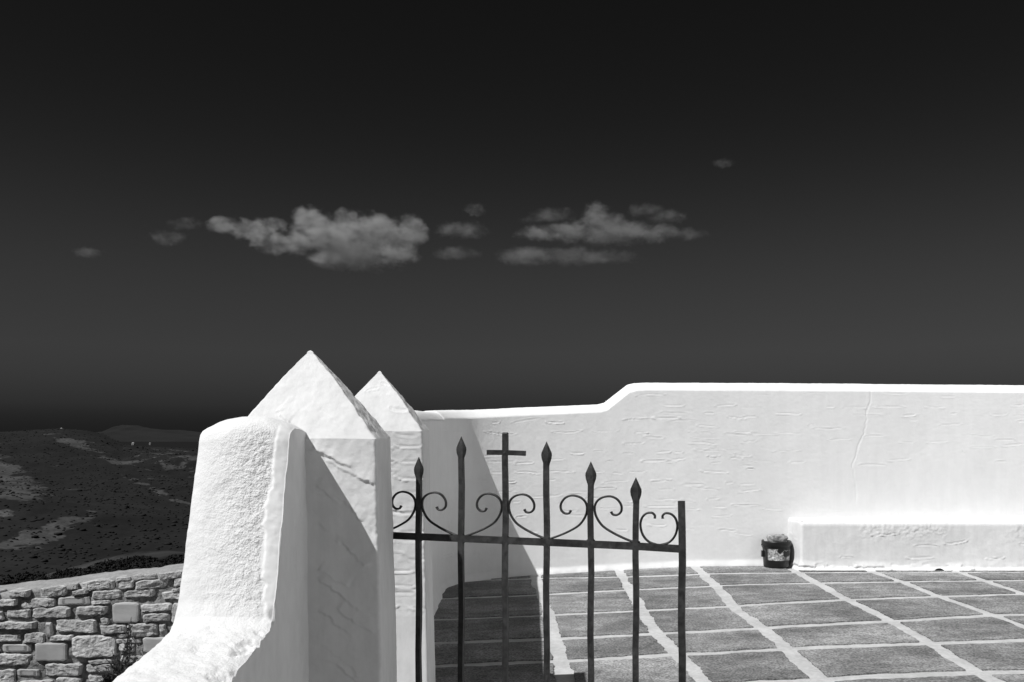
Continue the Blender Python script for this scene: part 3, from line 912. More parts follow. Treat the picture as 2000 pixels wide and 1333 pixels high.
coarse = fbm(Xg * 60, yg * 60, zg * 60, octaves=3, seed=85)
dn += rgh * (.0030 * np.maximum(pop, -.3) + .0016 * coarse) * (.45 + .9 * sstep(.06, .20, Wg))
dn += (1 - rgh) * .0012 * fbm(Xg * 70, yg * 70, zg * 70, octaves=3, seed=86)
# smooth skin along the right edge, proud of the rough float finish, breaking off in a ragged line
dn += face * .0045 * sstep(0, .006, Wg - edge_line - .034 - .006 * fbm(Sg * 60, Sg * 0 + 2, octaves=2, seed=95))
low = sstep(.62, .72, Sg)
chip = low * sstep(W_ - .07, W_, Wg) * np.clip(fbm(Xg * 30, yg * 30, octaves=4, seed=88), 0, 1) * .028
dn -= chip
dn += low * .004 * fbm(Xg * 30, yg * 30, octaves=4, seed=89) - low * .010 * np.exp(-(((Xg + .69) / .02) ** 2 + ((yg - 1.98) / .03) ** 2)) * np.clip(fbm(Xg * 60, yg * 60, seed=90) + .6, 0, 1)
Ytop = yg + ny[:, None] * (dn + bulge); Ztop = zg + nz[:, None] * (dn + bulge)
topV = np.stack([Xg + .0035 * fbm(yg * 16, zg * 16, octaves=4, seed=91) * sstep(.8, 1, np.abs(xx)), Ytop, Ztop], -1)
zside = np.linspace(0, 1, 110)
def side_cols(X0, j, sign):
    e = topV[:, j, :]
    t = zside[1:][None, :]
    z = e[:, 2][:, None] + (-.6 - e[:, 2][:, None]) * (t ** 1.6)
    y = py_[:, None] + (e[:, 1] - py_)[:, None] * (1 - sstep(0, .2, t))
    dsp = .006 * fbm(y * 5, z * 5, octaves=3, seed=92) + .0018 * fbm(y * 25, z * 25, octaves=3, seed=93)
    dsp = dsp + strokes(y + 0 * z, z, [(2.40, .98, .05, .010, .4, .01, .004, .2, 1), (2.38, .72, .06, .012, -.7, .01, .004, .2, 1), (2.41, .60, .05, .010, .9, .01, .004, .2, 1), (2.36, .86, .05, .01, -1.2, .01, .004, .3, 1)])
    x = X0 + sign * (dsp * sstep(0, .06, t) + .018 * (e[:, 2][:, None] - z))
    x = e[:, 0][:, None] * (1 - sstep(0, .03, t)) + x * sstep(0, .03, t)
    return np.stack([x + 0 * z, y + 0 * z, z], -1)
Rv = np.concatenate([topV[:, -1:, :], side_cols(XR, nw - 1, 1)], 1)
Lv = np.concatenate([topV[:, :1, :], side_cols(XL, 0, -1)], 1)
vs, fs, off, ra_ = [], [], 0, []
for q, rgq, flip in ((topV, rgh * (.35 + .65 * sstep(.05, .18, Wg)) + low * .35, False), (Rv, np.zeros(Rv.shape[:2]), False), (Lv, np.zeros(Lv.shape[:2]), True)):
    vs.append(q.reshape(-1, 3))
    f = grid_faces(q.shape[0], q.shape[1]) + off
    fs.append(f[:, ::-1] if flip else f)
    off += q.shape[0] * q.shape[1]
    ra_.append(rgq.ravel())
lw = mesh_np('low_wall', np.concatenate(vs), np.concatenate(fs), M['stucco'])
at = lw.data.attributes.new('rough', 'FLOAT', 'POINT')
at.data.foreach_set('value', np.concatenate(ra_).astype(np.float32))
tag(lw, 'rough whitewashed low wall with rounded raised end against the front pillar', 'wall')

# ------------------------------------------------------------------ iron gate
GL, GR = Vector((-.376, 2.86)), Vector((.489, 2.577))
gd = (GR - GL).normalized()
HINGE = GL - gd * .20
g_ang = math.atan2(gd.y, gd.x)
GZ = -.06
gate = tag(empty('iron_gate', (HINGE.x, HINGE.y, GZ), g_ang), 'dark wrought-iron gate with spear tips, scrolls and a cross, standing open', 'gate')
def gp(px, py):
    """photograph pixel on the plane of the gate -> (u, z) in the gate's own frame"""
    k = (px - 1000) / F
    # HINGE + gd*u = (k*Y, Y)
    u = (k * HINGE.y - HINGE.x) / (gd.x - k * gd.y)
    Y = HINGE.y + gd.y * u
    return u, EYE - (py - HZ) / F * Y - GZ
def V3(u, z, v=0):
    return Vector((u, v, z))
def beam(bm, p, q, wu, wv):
    sweep(bm, [p, q], wu, wv)
RAILZ = (gp(800, 1050)[1] + gp(1320, 1070)[1]) / 2
BW = .0080
BARS = [(818, 893), (901, 853), (987, 845), (1067.5, 863), (1154, 902), (1242, 933)]
ub = [gp(x, 1000)[0] for x, _ in BARS]
spc = (ub[-1] - ub[0]) / 5
tops = [gp(x, y)[1] for x, y in BARS]
u0b = ub[0] - spc
bars = [(u0b, tops[-1], 'spear')] + [(u, t, 'spear' if i != 2 else 'cross') for i, (u, t) in enumerate(zip(ub, tops))]
uend = gp(1332, 1020)[0]
ZLOW = .16
def bar_mesh(u, z0, z1, wd=BW, bow=0.0, wob=0):
    bm = bmesh.new()
    n = 12
    pts = [V3(u + .0015 * math.sin(k * 1.7 + wob), z0 + (z1 - z0) * k / n) for k in range(n + 1)]
    sweep(bm, pts, wd, wd)
    bmesh.ops.bevel(bm, geom=[e for e in bm.edges if abs((e.verts[0].co - e.verts[1].co).normalized().z) > .9], offset=.0012, segments=1, affect='EDGES')
    return bm
for i, (u, t, kind) in enumerate(bars):
    if kind == 'spear':
        br = obj('bar', bar_mesh(u, .02, t - .058, wob=i), M['iron'], gate)
        bm = bmesh.new()
        prof_s = [(t - .075, .0085, .0085), (t - .066, .0105, .0095), (t - .052, .0155, .0095), (t - .041, .0170, .009), (t - .034, .0162, .0085), (t - .018, .0090, .006), (t - .004, .0024, .002), (t, .0008, .0008)]
        rings = []
        for (z, a, b) in prof_s:
            rings.append([bm.verts.new((u + a * c, b * s, z)) for c, s in ((1, 0), (.45, .7), (-.45, .7), (-1, 0), (-.45, -.7), (.45, -.7))])
        for r0, r1 in zip(rings, rings[1:]):
            for q in range(6):
                bm.faces.new((r0[q], r0[(q + 1) % 6], r1[(q + 1) % 6], r1[q]))
        bm.faces.new(rings[0][::-1]); bm.faces.new(rings[-1])
        obj('spear_tip', bm, M['iron'], br)
    else:
        br = obj('bar', bar_mesh(u, .02, t - .07, wob=i), M['iron'], gate)
        bm = bmesh.new()
        ua, za = gp(952, 884); uc, zc = gp(1026, 886)
        sweep(bm, [V3(u, t - .0705), V3(u, t - .004), V3(u, t)], BW, BW, taper=[1, 1, .8])
        sweep(bm, [V3(ua, za), V3(u, (za + zc) / 2 + .001), V3(uc, zc)], BW * .95, BW * .93)
        bmesh.ops.create_icosphere(bm, subdivisions=2, radius=.0125, matrix=Matrix.Translation(V3(u, (za + zc) / 2)) @ Matrix.Diagonal((1, .75, 1, 1)))
        obj('cross', bm, M['iron'], br)
obj('end_post', bar_mesh(uend, .0, gp(1332, 979)[1], wd=.0095, wob=3), M['iron'], gate)
obj('hinge_post', bar_mesh(.0, .0, gp(1332, 979)[1], wd=.0095, wob=5), M['iron'], gate)
for zr, nm in ((RAILZ, 'top_rail'), (ZLOW, 'bottom_rail')):
    bm = bmesh.new()
    # the flat rail is welded in lengths between the bars
    us = [0.0] + [b[0] for b in bars] + [uend]
    sweep(bm, [V3(0.0, zr + .004, -.001)] + [V3(u, zr + .004 * (1 - k / 6), -.001) for k, u in enumerate(us[1:-1])] + [V3(uend, zr - .003, -.001)], .0105, .0068)
    for u in us[1:-1]:
        for sx in (-1, 1):
            for szz in (-1, 1):
                bmesh.ops.create_icosphere(bm, subdivisions=1, radius=.0055, matrix=Matrix.Translation(V3(u + sx * .008, zr + .002 + szz * .009)))
    obj(nm, bm, M['iron'], gate)
# scrolls, traced once and mirrored: offsets from the bar and the rail, in pixels of the enlarged photograph
K = .4147 * 2.72 / F
SCR = [(196, -10), (150, -27), (97, -52), (52, -82), (25, -122), (17, -160), (26, -190), (50, -210), (86, -217), (117, -205), (136, -178), (136, -150), (120, -134), (100, -134), (91, -147)]
HRT = [(100, -4), (62, -16), (34, -45), (22, -85), (28, -120), (48, -142), (75, -147), (90, -136), (90, -122)]
def catmull(pts, n=6):
    res = []
    for i in range(len(pts) - 1):
        a, b, c, d = pts[max(i - 1, 0)], pts[i], pts[i + 1], pts[min(i + 2, len(pts) - 1)]
        for k in range(n):
            t = k / n
            res.append(.5 * ((2 * b) + (-a + c) * t + (2 * a - 5 * b + 4 * c - d) * t * t + (-a + 3 * b - 3 * c + d) * t ** 3))
    res.append(pts[-1])
    return res
def scroll(u, sgn, tpl, kx=1.0):
    bm = bmesh.new()
    pts = catmull([V3(u + sgn * x * K * kx, RAILZ - y * K + .004) for x, y in tpl])
    tp = [1.0] * len(pts)
    for k in range(4):
        tp[-1 - k] = 1.25 - .1 * k
    sweep(bm, pts, .0036, .0055, n=6, taper=tp)
    obj('scroll', bm, M['iron'], gate)
for bi in (1, 3, 5):
    for sgn in (-1, 1):
        scroll(bars[bi][0], sgn, SCR, spc / (.4147 * 206 * 2.72 / F))
scroll(bars[6][0], 1, HRT, .95); scroll(uend, -1, HRT, .95)
scroll(bars[0][0], -1, HRT, .75); scroll(0.0, 1, HRT, .75)
# hinge pins into the rear face of the pillar
for zr in (RAILZ - .1, .3):
    bm = bmesh.new()
    sweep(bm, [V3(-.004, zr), V3(-.03, zr, -.03), V3(-.05, zr, -.08)], .007, .007, side=Vector((0, 0, 1)), n=6)
    obj('hinge_pin', bm, M['iron'], gate)

# ------------------------------------------------------------------ bucket and sponge
bc = on_floor(1524, 1113)
BX, BY = bc[0], bc[1] + .118
bz = float(floor_z(BX)) + .010
bucket = tag(empty('paint_bucket', (BX, BY, bz)), 'black plastic paint bucket with torn label beside the bench end', 'bucket')
PXM = BY / F
rt, rb, hb = 27.0 * PXM, 24.5 * PXM, 51 * PXM
def lathe(prof, n=40):
    bm = bmesh.new()
    rings = [[bm.verts.new((r * math.cos(2 * math.pi * k / n), r * math.sin(2 * math.pi * k / n), z)) for k in range(n)] for r, z in prof]
    for r0, r1 in zip(rings, rings[1:]):
        for q in range(n):
            bm.faces.new((r0[q], r0[(q + 1) % n], r1[(q + 1) % n], r1[q]))
    return bm, rings
zb = hb - 10 * PXM
bm, rg = lathe([(rb * .93, .0), (rb * .985, .004), (rb, .012), (rb + (rt - rb) * .8, zb)])
bm.faces.new(rg[0][::-1])
obj('body', bm, M['plastic'], bucket, True)
bm, rg = lathe([(rt * .97, zb - .002), (rt * 1.045, zb + .001), (rt * 1.05, hb - .006), (rt * 1.03, hb), (rt * .98, hb), (rt * .95, hb - .012), (rt * .95, zb)])
obj('rim', bm, M['plastic'], bucket, True)
bm, rg = lathe([(rt * .952, hb - .016), (rt * .7, hb - .012), (rt * .3, hb - .014), (.002, hb - .014)])
bm.faces.new(rg[-1])
obj('paint_crust', bm, M['grime'], bucket, True)
# carrying handle folded down at the left
bm = bmesh.new()
hp = [Vector((-rt * 1.06 * math.cos(a) * 1.0, -rt * 1.06 * math.sin(a), zb - .0 - .085 * math.sin(a * 1.0 + .0))) for a in np.linspace(-.12, .5, 10)]
sweep(bm, hp, .003, .003, side=Vector((0, 0, 1)).cross(Vector((1, .2, 0))).normalized(), n=6)
add_box(bm, (-rt * 1.07, -.016, zb - .10), (-rt * .93, .016, zb - .045))
obj('handle', bm, M['plastic'], bucket)
# torn label on the front: (column, row) cells kept as the photograph shows
bm = bmesh.new()
na, nh = 44, 24
a0, a1 = math.radians(-90 - 54), math.radians(-90 + 60)
z0l, z1l = 14.5 * PXM, 36.5 * PXM
def keep(u, v):
    n1 = .07 * mnoise.noise(Vector((u * 9, v * 9, 2)))
    if .36 + n1 < u < .58 + n1 and v > .86 - .55 * abs(u - .47) * 0 - .28 * max(0, 1 - abs(u - .46) / .13):
        return False
    if .60 + n1 * .3 < u < .95 - .25 * max(0, .55 - v) + n1 and .34 + n1 < v < .86 + n1:
        return False
    if u > .58 and v > .92 + n1:
        return False
    return True
vg = {}
def lv(i, j):
    if (i, j) not in vg:
        u, v = i / na, j / nh
        a = a0 + (a1 - a0) * u; z = z0l + (z1l - z0l) * v
        r = rb + (rt - rb) * .8 * (z - .012) / (zb - .012) + .0012
        vg[(i, j)] = bm.verts.new((r * math.cos(a), r * math.sin(a), z))
    return vg[(i, j)]
for i in range(na):
    for j in range(nh):
        if keep((i + .5) / na, (j + .5) / nh):
            bm.faces.new((lv(i, j), lv(i + 1, j), lv(i + 1, j + 1), lv(i, j + 1)))
obj('label', bm, M['label'], bucket, True)
bm = bmesh.new()
bmesh.ops.create_cube(bm, size=1)
bmesh.ops.subdivide_edges(bm, edges=bm.edges[:], cuts=7, use_grid_fill=True)
for v in bm.verts:
    q = v.co.copy()
    sp_ = q.normalized() * .62
    q = q.lerp(sp_, .35)
    q = Vector((q.x * .150, q.y * .10, q.z * .062))
    q *= 1 + .22 * mnoise.noise(v.co * 2.3 + Vector((4, 1, 2)))
    if v.co.z > .3:
        q.z += .010 * mnoise.noise(v.co * 5) + .006 * (v.co.x < .2)
    v.co = q
sponge = obj('sponge', bm, M['sponge'], None, True)
sponge.location = (BX + 1.0 * PXM, BY - .01, bz + hb + .014)
sponge.rotation_euler = (.06, -.05, .2)
tag(sponge, 'pale paint-caked sponge lying on top of the black bucket', 'sponge')

# ------------------------------------------------------------------ rubble stone wall outside, at the left
YS = 5.60
stone_wall = tag(empty('stone_wall', (-2.8, YS, -.4)), 'grey rubble stone wall with cement cap outside the whitewashed low wall', 'wall')
OFF = Vector((2.8, -YS, .4))
def top_line(px):           # back top edge in the photograph
    return np.interp(px, [-700, 0, 100, 200, 360, 560], [1212, 1141, 1131, 1118, 1100, 1080])
def wall_top_z(X):
    px = 1000 + X / 6.0 * F
    return EYE - (top_line(px) - HZ) / F * 6.0
# core with mortar face
Xc = np.arange(-5.2, -1.35, .016)
zr = np.linspace(0, 1, 70)
Zt = wall_top_z(Xc) - .015
Zm = -.75 + (Zt + .75)[:, None] * zr[None, :]
Xm = Xc[:, None] + 0 * Zm
dm = .016 * fbm(Xm * 12, Zm * 12, octaves=4, seed=101) + .006 * fbm(Xm * 45, Zm * 45, octaves=3, seed=102)
fm = np.stack([Xm, YS - .002 - dm, Zm], -1)
bk = np.stack([np.stack([Xc, 0 * Xc + y, Zt + dz], -1) for y, dz in ((YS + .2, 0), (YS + .40, 0), (YS + .41, -.05), (YS + .41, -1.6))], 1)
Vm = np.concatenate([fm, bk], 1)
mesh_np('mortar_core', Vm.reshape(-1, 3) + np.array(OFF), grid_faces(Vm.shape[0], Vm.shape[1]), M['mortar'], stone_wall)
# cement cap on top
yc = np.linspace(YS - .012, YS + .42, 26)
Xg2, Yg2 = np.meshgrid(np.arange(-5.2, -1.35, .014), yc, indexing='ij')
Zg2 = wall_top_z(Xg2) + .012 * fbm(Xg2 * 5, Yg2 * 5, octaves=4, seed=103) + .005 * fbm(Xg2 * 25, Yg2 * 25, octaves=3, seed=104) - .006
edge = .02 * fbm(Xg2[:, 0] * 9, Xg2[:, 0] * 0, octaves=4, seed=105)
Yg2 = Yg2 + (edge[:, None]) * (np.arange(26) < 3)[None, :]
lip = np.stack([Xg2[:, 0], Yg2[:, 0] + .004, Zg2[:, 0] - .030 - .03 * np.abs(fbm(Xg2[:, 0] * 7, Xg2[:, 0] * 0 + 4, octaves=3, seed=106))], -1)[:, None, :]
lipb = np.stack([Xg2[:, -1], Yg2[:, -1], Zg2[:, -1] - .05], -1)[:, None, :]
Vc2 = np.concatenate([lip, np.stack([Xg2, Yg2, Zg2], -1), lipb], 1)
mesh_np('cement_cap', Vc2.reshape(-1, 3) + np.array(OFF), grid_faces(Vc2.shape[0], Vc2.shape[1]), M['cap_cement'], stone_wall)
Q = .1823
Z1 = [(-40, 352, 15, 412), (95, 340, 340, 412), (448, 300, 728, 410), (780, 264, 852, 330), (782, 342, 935, 396), (-40, 440, 200, 522), (228, 432, 590, 525), (635, 415, 970, 500, 's'), (78, 548, 340, 635), (-40, 562, 60, 665),
      (355, 528, 755, 640), (-60, 682, 410, 760), (500, 682, 572, 845, 's'), (-60, 815, 232, 900), (265, 800, 490, 905), (535, 818, 798, 885), (35, 922, 340, 1003, 's'), (390, 905, 730, 1100, 's'), (-60, 1022, 335, 1155), (480, 1122, 880, 1255),
      (-60, 1195, 175, 1345), (190, 1188, 432, 1265, 's'), (225, 1305, 578, 1400), (615, 1280, 890, 1400), (-60, 930, 8, 1005)]
Z2 = [(-35, 235, 298, 335), (70, 455, 265, 495), (68, 340, 375, 435), (-110, 515, 232, 608), (-322, 658, 115, 790), (-137, 822, 315, 1055), (38, 1082, 290, 1122), (-15, 1135, 300, 1225), (22, 1252, 215, 1330), (318, 200, 488, 240), (492, 168, 745, 226),
      (770, 142, 1040, 226), (345, 246, 515, 330), (535, 236, 870, 330), (930, 205, 1110, 300), (925, 312, 1120, 354), (810, 360, 1100, 436), (425, 342, 735, 420), (290, 478, 565, 685, 's'), (590, 488, 908, 572), (618, 590, 880, 675), (158, 630, 245, 712),
      (160, 718, 420, 805), (455, 702, 770, 832), (795, 697, 855, 820), (320, 812, 430, 850), (318, 862, 585, 910, 's'), (340, 915, 525, 1000), (612, 850, 900, 1010, 's'), (920, 480, 1100, 690), (360, 1035, 600, 1115), (320, 1240, 480, 1320), (900, 720, 1150, 850), (930, 880, 1200, 1000)]
boxes = [(a[0] * Q, 1090 + a[1] * Q, a[2] * Q, 1090 + a[3] * Q, len(a) > 4) for a in Z1] + [(170 + a[0] * Q, 1090 + a[1] * Q, 170 + a[2] * Q, 1090 + a[3] * Q, len(a) > 4) for a in Z2]
# courses beyond the edge of the picture
r = random.Random(5)
for (xa, xb_, ya, yb) in ((-330, -14, 1196, 1500), (-14, 420, 1345, 1500), (392, 574, 1119, 1500)):
    y = ya
    while y < yb:
        h = r.uniform(14, 26); x = xa + r.uniform(-10, 10)
        while x < xb_ - 22:
            wd = min(r.uniform(26, 74), xb_ - x)
            up = -.10 * (x - 392) * max(0., 1 - (y - 1119) / 130) if xa == 392 else 0
            boxes.append((x, y + up, x + wd - 6, y + up + h - 5, False))
            x += wd
        y += h
for (x0, y0, x1, y1, smooth) in boxes:
    cx, cy = (x0 + x1) / 2, (y0 + y1) / 2
    hw, hh = (x1 - x0) / 2 / F * YS, (y1 - y0) / 2 / F * YS
    cpt = P(cx, cy, YS)
    sl_ = .115 * max(0.0, min(1.0, 1 - (cy - 1115) / 110))
    if cx < -10:
        sl_ = .1 * max(0.0, min(1.0, 1 - (cy - 1200) / 120))
    n = 32
    bm = bmesh.new()
    sd = random.random() * 50
    proud = random.uniform(.016, .032) * (.9 if smooth else 1)
    SPEC = ((1.0, 0.0, -.07), (1.0, 0.0, proud * .55), (1.0, .0035, proud * .92), (1.0, .011, proud), (.72, .0, proud), (.45, .0, proud), (.2, .0, proud))
    rings = [[] for _ in SPEC]
    tiltx, tiltz = random.uniform(-.10, .10), random.uniform(-.05, .14)
    pw = random.choice((9.0, 12.0, 16.0))
    for k in range(n):
        a = 2 * math.pi * (k + .5) / n
        c_, s_n = math.cos(a), math.sin(a)
        rad = 1 / ((abs(c_) ** pw + abs(s_n) ** pw) ** (1 / pw))
        ux, uz = c_ * rad, s_n * rad
        qx, qz = ux * hw, uz * hh
        ux += (.014 * mnoise.noise(Vector((qx * 9, qz * 14, sd))) + .008 * mnoise.noise(Vector((qx * 40, qz * 40, sd)))) / hw * (.5 if smooth else 1)
        uz += (.011 * mnoise.noise(Vector((qx * 10, qz * 9, sd + 9))) + .008 * mnoise.noise(Vector((qx * 45, qz * 30, sd + 3)))) / hh * (.4 if smooth else 1)
        for m, (scl, mar, dep) in enumerate(SPEC):
            x, z = ux * hw * scl, uz * hh * scl
            f = max(.2, 1 - mar / max(min(hw, hh), .02))
            x, z = x * f, z * f
            dep2 = dep
            if m >= 1:
                dep2 += (tiltx * x + tiltz * z) * (.4 if smooth else 1)
            if m >= 2 and not smooth:
                rn = 1 - 2 * abs(mnoise.noise(Vector((x * 13, z * 17, sd))))
                dep2 += .005 * rn + .005 * mnoise.noise(Vector((x * 38, z * 50, sd)))
            rings[m].append(bm.verts.new((x, -dep2, z + sl_ * x)))
    for r0, r1 in zip(rings, rings[1:]):
        for k in range(n):
            k2 = (k + 1) % n
            bm.faces.new((r0[k], r0[k2], r1[k2], r1[k]))
    cv = bm.verts.new((0, -proud - (0 if smooth else .006 * random.uniform(-1, 1)), 0))
    for k in range(n):
        bm.faces.new((rings[-1][k], rings[-1][(k + 1) % n], cv))
    o = obj('stone', bm, M['stone_smooth'] if smooth else M['stone'], stone_wall, smooth=False)
    o.location = Vector((cpt.x, YS, cpt.z)) + OFF

# weeds at its foot, in front of the stones
def weed(loc, hgt, n, spread, seed, label, dry=0):
    r = random.Random(seed)
    root = tag(empty('weed', loc), label, 'weed', 'weeds at the foot of the stone wall')
    bm = bmesh.new()
    bl = bmesh.new()
    for k in range(n):
        a = r.uniform(0, 6.28); lean = r.uniform(.05, spread)
        h = hgt * r.uniform(.45, 1)
        pts = [Vector((math.cos(a) * lean * t * t * h + .01 * math.sin(k), math.sin(a) * lean * t * t * h * .5, h * t)) for t in (0, .25, .5, .75, 1)]
        sweep(bm, pts, .0022, .0022, side=Vector((math.sin(a), -math.cos(a), 0)), n=4, taper=[1, .9, .8, .6, .3])
        for q in range(9):
            t = r.uniform(.2, 1); p = pts[min(4, int(t * 4))] + Vector((0, 0, r.uniform(-.02, .02)))
            d = Vector((r.uniform(-1, 1), r.uniform(-1, 1), r.uniform(-.1, .8))).normalized() * r.uniform(.02, .05)
            s = d.cross(Vector((r.uniform(-1, 1), r.uniform(-1, 1), r.uniform(-1, 1)))).normalized() * r.uniform(.003, .007)
            vs = [bl.verts.new(x) for x in (p, p + d * .5 + s, p + d, p + d * .5 - s)]
            bl.faces.new(vs)
    obj('stem', bm, M['weed'], root)
    obj('leaf', bl, M['weed'], root)
for (px, py, Yd, hg, nn_, sp2, sd, lb) in [(249, 1300, 5.35, .30, 9, .25, 3, 'tallest upright dry weed against the stone wall'), (232, 1338, 5.2, .22, 22, .8, 4, 'bushy weed left of the tallest one by the stone wall'), (212, 1352, 5.2, .17, 22, .9, 5, 'lowest leftmost tuft of weeds by the stone wall'), (262, 1322, 5.3, .14, 16, .9, 6, 'small weed right of the tallest one, touching the white low wall')]:
    p = P(px, py, Yd)
    weed((p.x, p.y, p.z), hg, nn_, sp2, sd, lb)
bm = bmesh.new()
a, b, c = P(283, 1292, 5.35), P(268, 1262, 5.38), P(257, 1238, 5.40)
sweep(bm, [a, b, c], .0028, .002, side=Vector((0, 1, 0)), n=5, taper=[1, .8, .3])
a, b, c = P(281, 1290, 5.35), P(275, 1266, 5.38), P(270, 1255, 5.40)
sweep(bm, [a, b, c], .0028, .002, side=Vector((0, 1, 0)), n=5, taper=[1, .8, .3])
tag(obj('straw', bm, M['straw']), 'two pale dry grass stalks leaning by the weeds at the stone wall', 'straw')
# earth bank the weeds grow from
xe = np.arange(-4.8, -.9, .05); ye = np.arange(3.2, 5.62, .05)
Xe, Ye = np.meshgrid(xe, ye, indexing='ij')
Ze = -.42 + .12 * sstep(4.2, 5.4, Ye) * sstep(-3.1, -2.3, Xe) + .03 * fbm(Xe * 3, Ye * 3, octaves=4, seed=120)
tag(mesh_np('ground', np.stack([Xe, Ye, Ze], -1).reshape(-1, 3), grid_faces(len(xe), len(ye)), M['earth']), kind='structure')

# ------------------------------------------------------------------ invented building added on the right, out of the picture: its sunlit wall throws light back
ch = tag(empty('bounce_building', (8.2, -.9, 0)), 'unseen whitewashed building added to bounce light into the courtyard', 'bounce_building')
bm = bmesh.new()
add_box(bm, (-2.6, -8.2, -.5), (2.6, 8.2, 4.2))
bmesh.ops.bevel(bm, geom=bm.edges[:], offset=.08, segments=2, affect='EDGES')
obj('wall', bm, M['plaster'], ch)
bm = bmesh.new()
n = 24
va = [[bm.verts.new((-2.45 * math.cos(math.pi * k / n), y, 4.195 + 1.5 * math.sin(math.pi * k / n))) for k in range(n + 1)] for y in (-8.1, 8.1)]
for k in range(n):
    bm.faces.new((va[0][k], va[0][k + 1], va[1][k + 1], va[1][k]))
bm.faces.new(va[0]); bm.faces.new(va[1][::-1])
obj('vault', bm, M['plaster'], ch)
bm = bmesh.new(); add_box(bm, (-2.66, -.55, 0.01), (-2.52, .55, 2.1)); obj('door', bm, M['wood'], ch)
for yy in (-3, 3):
    bm = bmesh.new(); add_box(bm, (-2.64, yy - .3, 1.3), (-2.55, yy + .3, 2.1)); obj('window', bm, M['glass'], ch)

# ------------------------------------------------------------------ clouds: real volumes in the sky
def cloud(name, D, blobs, dens, label, nscale, erosion, albedo, seed):
    """blobs: (px, py, half width px, half height px); a hull grown from them, filled with vapour torn by noise"""
    cx = sum(b[0] for b in blobs) / len(blobs); cy = sum(b[1] for b in blobs) / len(blobs)
    c0 = P(cx, cy, D)
    u = D / F
    dys = [((k * 37) % 11 - 5) / 5 * b[2] * .25 * u for k, b in enumerate(blobs)]
    bm = bmesh.new()
    for (px, py, hw, hh), dy in zip(blobs, dys):
        p = P(px, py, D) - c0
        bmesh.ops.create_icosphere(bm, subdivisions=3, radius=1.18, matrix=Matrix.Translation((p.x, dy, p.z)) @ Matrix.Diagonal((hw * u, max(hw * .6, hh) * u, hh * u, 1)))
    o = obj(name, bm, None, None, True)
    o.location = c0
    rm = o.modifiers.new('union', 'REMESH')
    rm.mode = 'VOXEL'
    rm.voxel_size = max(min(b[3] for b in blobs) * u / 2.5, 4.0)
    m = bpy.data.materials.new('cloud_vapour')
    m.use_nodes = True
    t = m.node_tree
    t.nodes.clear()
    co = nd(t, 'ShaderNodeTexCoord')
    mp = nd(t, 'ShaderNodeMapping'); mp.inputs['Location'].default_value = (seed * 137., seed * 311., seed * 77.)
    t.links.new(co.outputs['Object'], mp.inputs[0])
    mp.inputs['Scale'].default_value = (1, 1, 1.35)
    def noise(sc, det, ro):
        z = nd(t, 'ShaderNodeTexNoise'); z.inputs['Scale'].default_value = sc; z.inputs['Detail'].default_value = det; z.inputs['Roughness'].default_value = ro
        t.links.new(mp.outputs[0], z.inputs['Vector'])
        return z.outputs[0]
    def math_(op, a, b, c=None):
        z = nd(t, 'ShaderNodeMath', operation=op)
        for i, q in enumerate((a, b, c)):
            if q is None:
                continue
            if isinstance(q, (int, float)):
                z.inputs[i].default_value = q
            else:
                t.links.new(q, z.inputs[i])
        return z.outputs[0]
    cur = None
    for (px, py, hw, hh), dy in zip(blobs, dys):
        p = P(px, py, D) - c0
        su = nd(t, 'ShaderNodeVectorMath', operation='SUBTRACT'); su.inputs[1].default_value = (p.x, dy, p.z)
        t.links.new(co.outputs['Object'], su.inputs[0])
        mu = nd(t, 'ShaderNodeVectorMath', operation='MULTIPLY'); mu.inputs[1].default_value = (1 / (hw * u), 1 / (max(hw * .6, hh) * u), 1 / (hh * u))
        t.links.new(su.outputs[0], mu.inputs[0])
        le = nd(t, 'ShaderNodeVectorMath', operation='LENGTH')
        t.links.new(mu.outputs[0], le.inputs[0])
        v = math_('SUBTRACT', 1.0, le.outputs['Value'])
        cur = v if cur is None else math_('SMOOTH_MAX', cur, v, .05)
    n1 = noise(nscale, 3, .55)
    n2 = noise(nscale * 3.6, 5, .65)
    e1 = math_('MULTIPLY_ADD', n1, erosion * 1.3, -.65 * erosion)
    e2 = math_('MULTIPLY_ADD', n2, erosion * 1.3, -.65 * erosion - .06)
    f = math_('ADD', math_('ADD', cur, e1), e2)
    r = nd(t, 'ShaderNodeMapRange', interpolation_type='SMOOTHSTEP')
    r.inputs[1].default_value = .0; r.inputs[2].default_value = .55; r.inputs[3].default_value = 0; r.inputs[4].default_value = dens
    t.links.new(f, r.inputs[0])
    r2 = nd(t, 'ShaderNodeMapRange', interpolation_type='SMOOTHSTEP')
    r2.inputs[1].default_value = .40; r2.inputs[2].default_value = .66; r2.inputs[3].default_value = .35; r2.inputs[4].default_value = 2.4
    t.links.new(noise(nscale * 1.7, 4, .6), r2.inputs[0])
    dd = math_('MULTIPLY', r.outputs[0], r2.outputs[0])
    pv = nd(t, 'ShaderNodeVolumePrincipled')
    pv.inputs['Color'].default_value = (albedo, albedo, albedo, 1)
    pv.inputs['Anisotropy'].default_value = 0.0
    t.links.new(dd, pv.inputs['Density'])
    ou = nd(t, 'ShaderNodeOutputMaterial')
    t.links.new(pv.outputs[0], ou.inputs['Volume'])
    o.data.materials.append(m)
    return tag(o, label, 'cloud', 'small clouds above the courtyard')
DC = 3000
def bl(*b):
    return list(b)
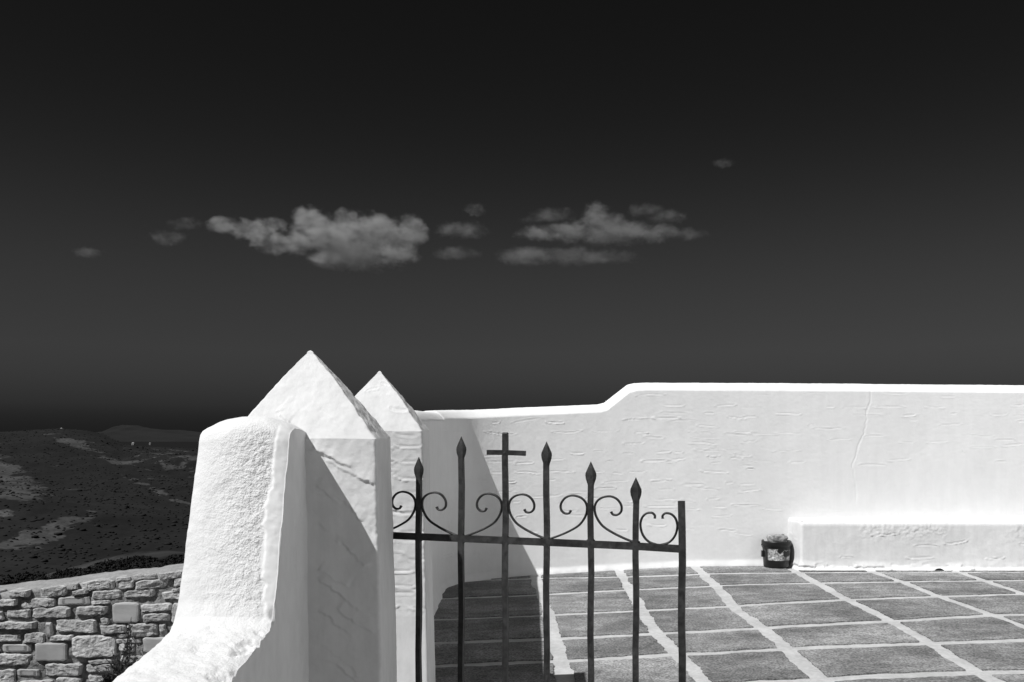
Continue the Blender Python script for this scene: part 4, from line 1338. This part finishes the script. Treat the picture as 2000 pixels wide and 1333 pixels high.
cloud('cloud', DC, bl((440, 442, 42, 18), (495, 448, 62, 24), (585, 462, 50, 34), (540, 440, 34, 18), (550, 476, 62, 30), (605, 430, 42, 34), (660, 462, 92, 48), (668, 428, 26, 26), (705, 494, 104, 36), (660, 505, 70, 24), (740, 450, 58, 42), (775, 478, 60, 40), (800, 448, 32, 30), (822, 462, 24, 24), (688, 422, 14, 12)), .0125, 'largest cloud, billowing, left of the picture middle', .0085, .92, .62, 1)
cloud('cloud', DC, bl((1060, 458, 66, 20), (1120, 455, 58, 30), (1165, 416, 40, 30), (1180, 440, 60, 26), (1210, 456, 84, 28), (1275, 456, 50, 22), (1305, 454, 30, 16)), .0072, 'domed cloud above the stepped wall, right of the middle', .0095, .95, .50, 2)
cloud('cloud', DC, bl((1030, 505, 70, 22), (1110, 503, 90, 20), (1190, 498, 80, 16)), .0046, 'flat long cloud streak under the domed cloud', .0095, .9, .42, 3)
cloud('cloud', DC, bl((1075, 424, 52, 16), (1040, 430, 30, 11)), .0046, 'small wisp upper left of the domed cloud', .012, .9, .40, 4)
cloud('cloud', DC, bl((1260, 412, 44, 16), (1300, 424, 46, 16), (1345, 458, 46, 14)), .0038, 'slanting ragged wisp at the right of the domed cloud', .012, 1.0, .40, 5)
cloud('cloud', DC, bl((910, 454, 54, 20), (880, 448, 34, 14)), .0046, 'middle wisp between the two big clouds', .012, .95, .40, 6)
cloud('cloud', DC, bl((890, 498, 56, 13)), .0046, 'thin flat wisp right of the base of the largest cloud', .012, .9, .38, 7)
cloud('cloud', DC, bl((925, 412, 28, 17)), .0058, 'tiny puff above the wisp between the big clouds', .016, .9, .42, 8)
cloud('cloud', DC, bl((332, 468, 44, 19)), .0046, 'small puff left of the largest cloud', .012, .9, .38, 9)
cloud('cloud', DC, bl((365, 441, 38, 16)), .0038, 'faint wisp above the small left puff', .012, .9, .38, 10)
cloud('cloud', DC, bl((178, 495, 38, 13)), .0046, 'leftmost tiny cloud low in the sky', .014, .9, .38, 11)
cloud('cloud', DC, bl((1410, 321, 28, 12)), .0046, 'highest tiny cloud at the right', .016, .9, .38, 12)
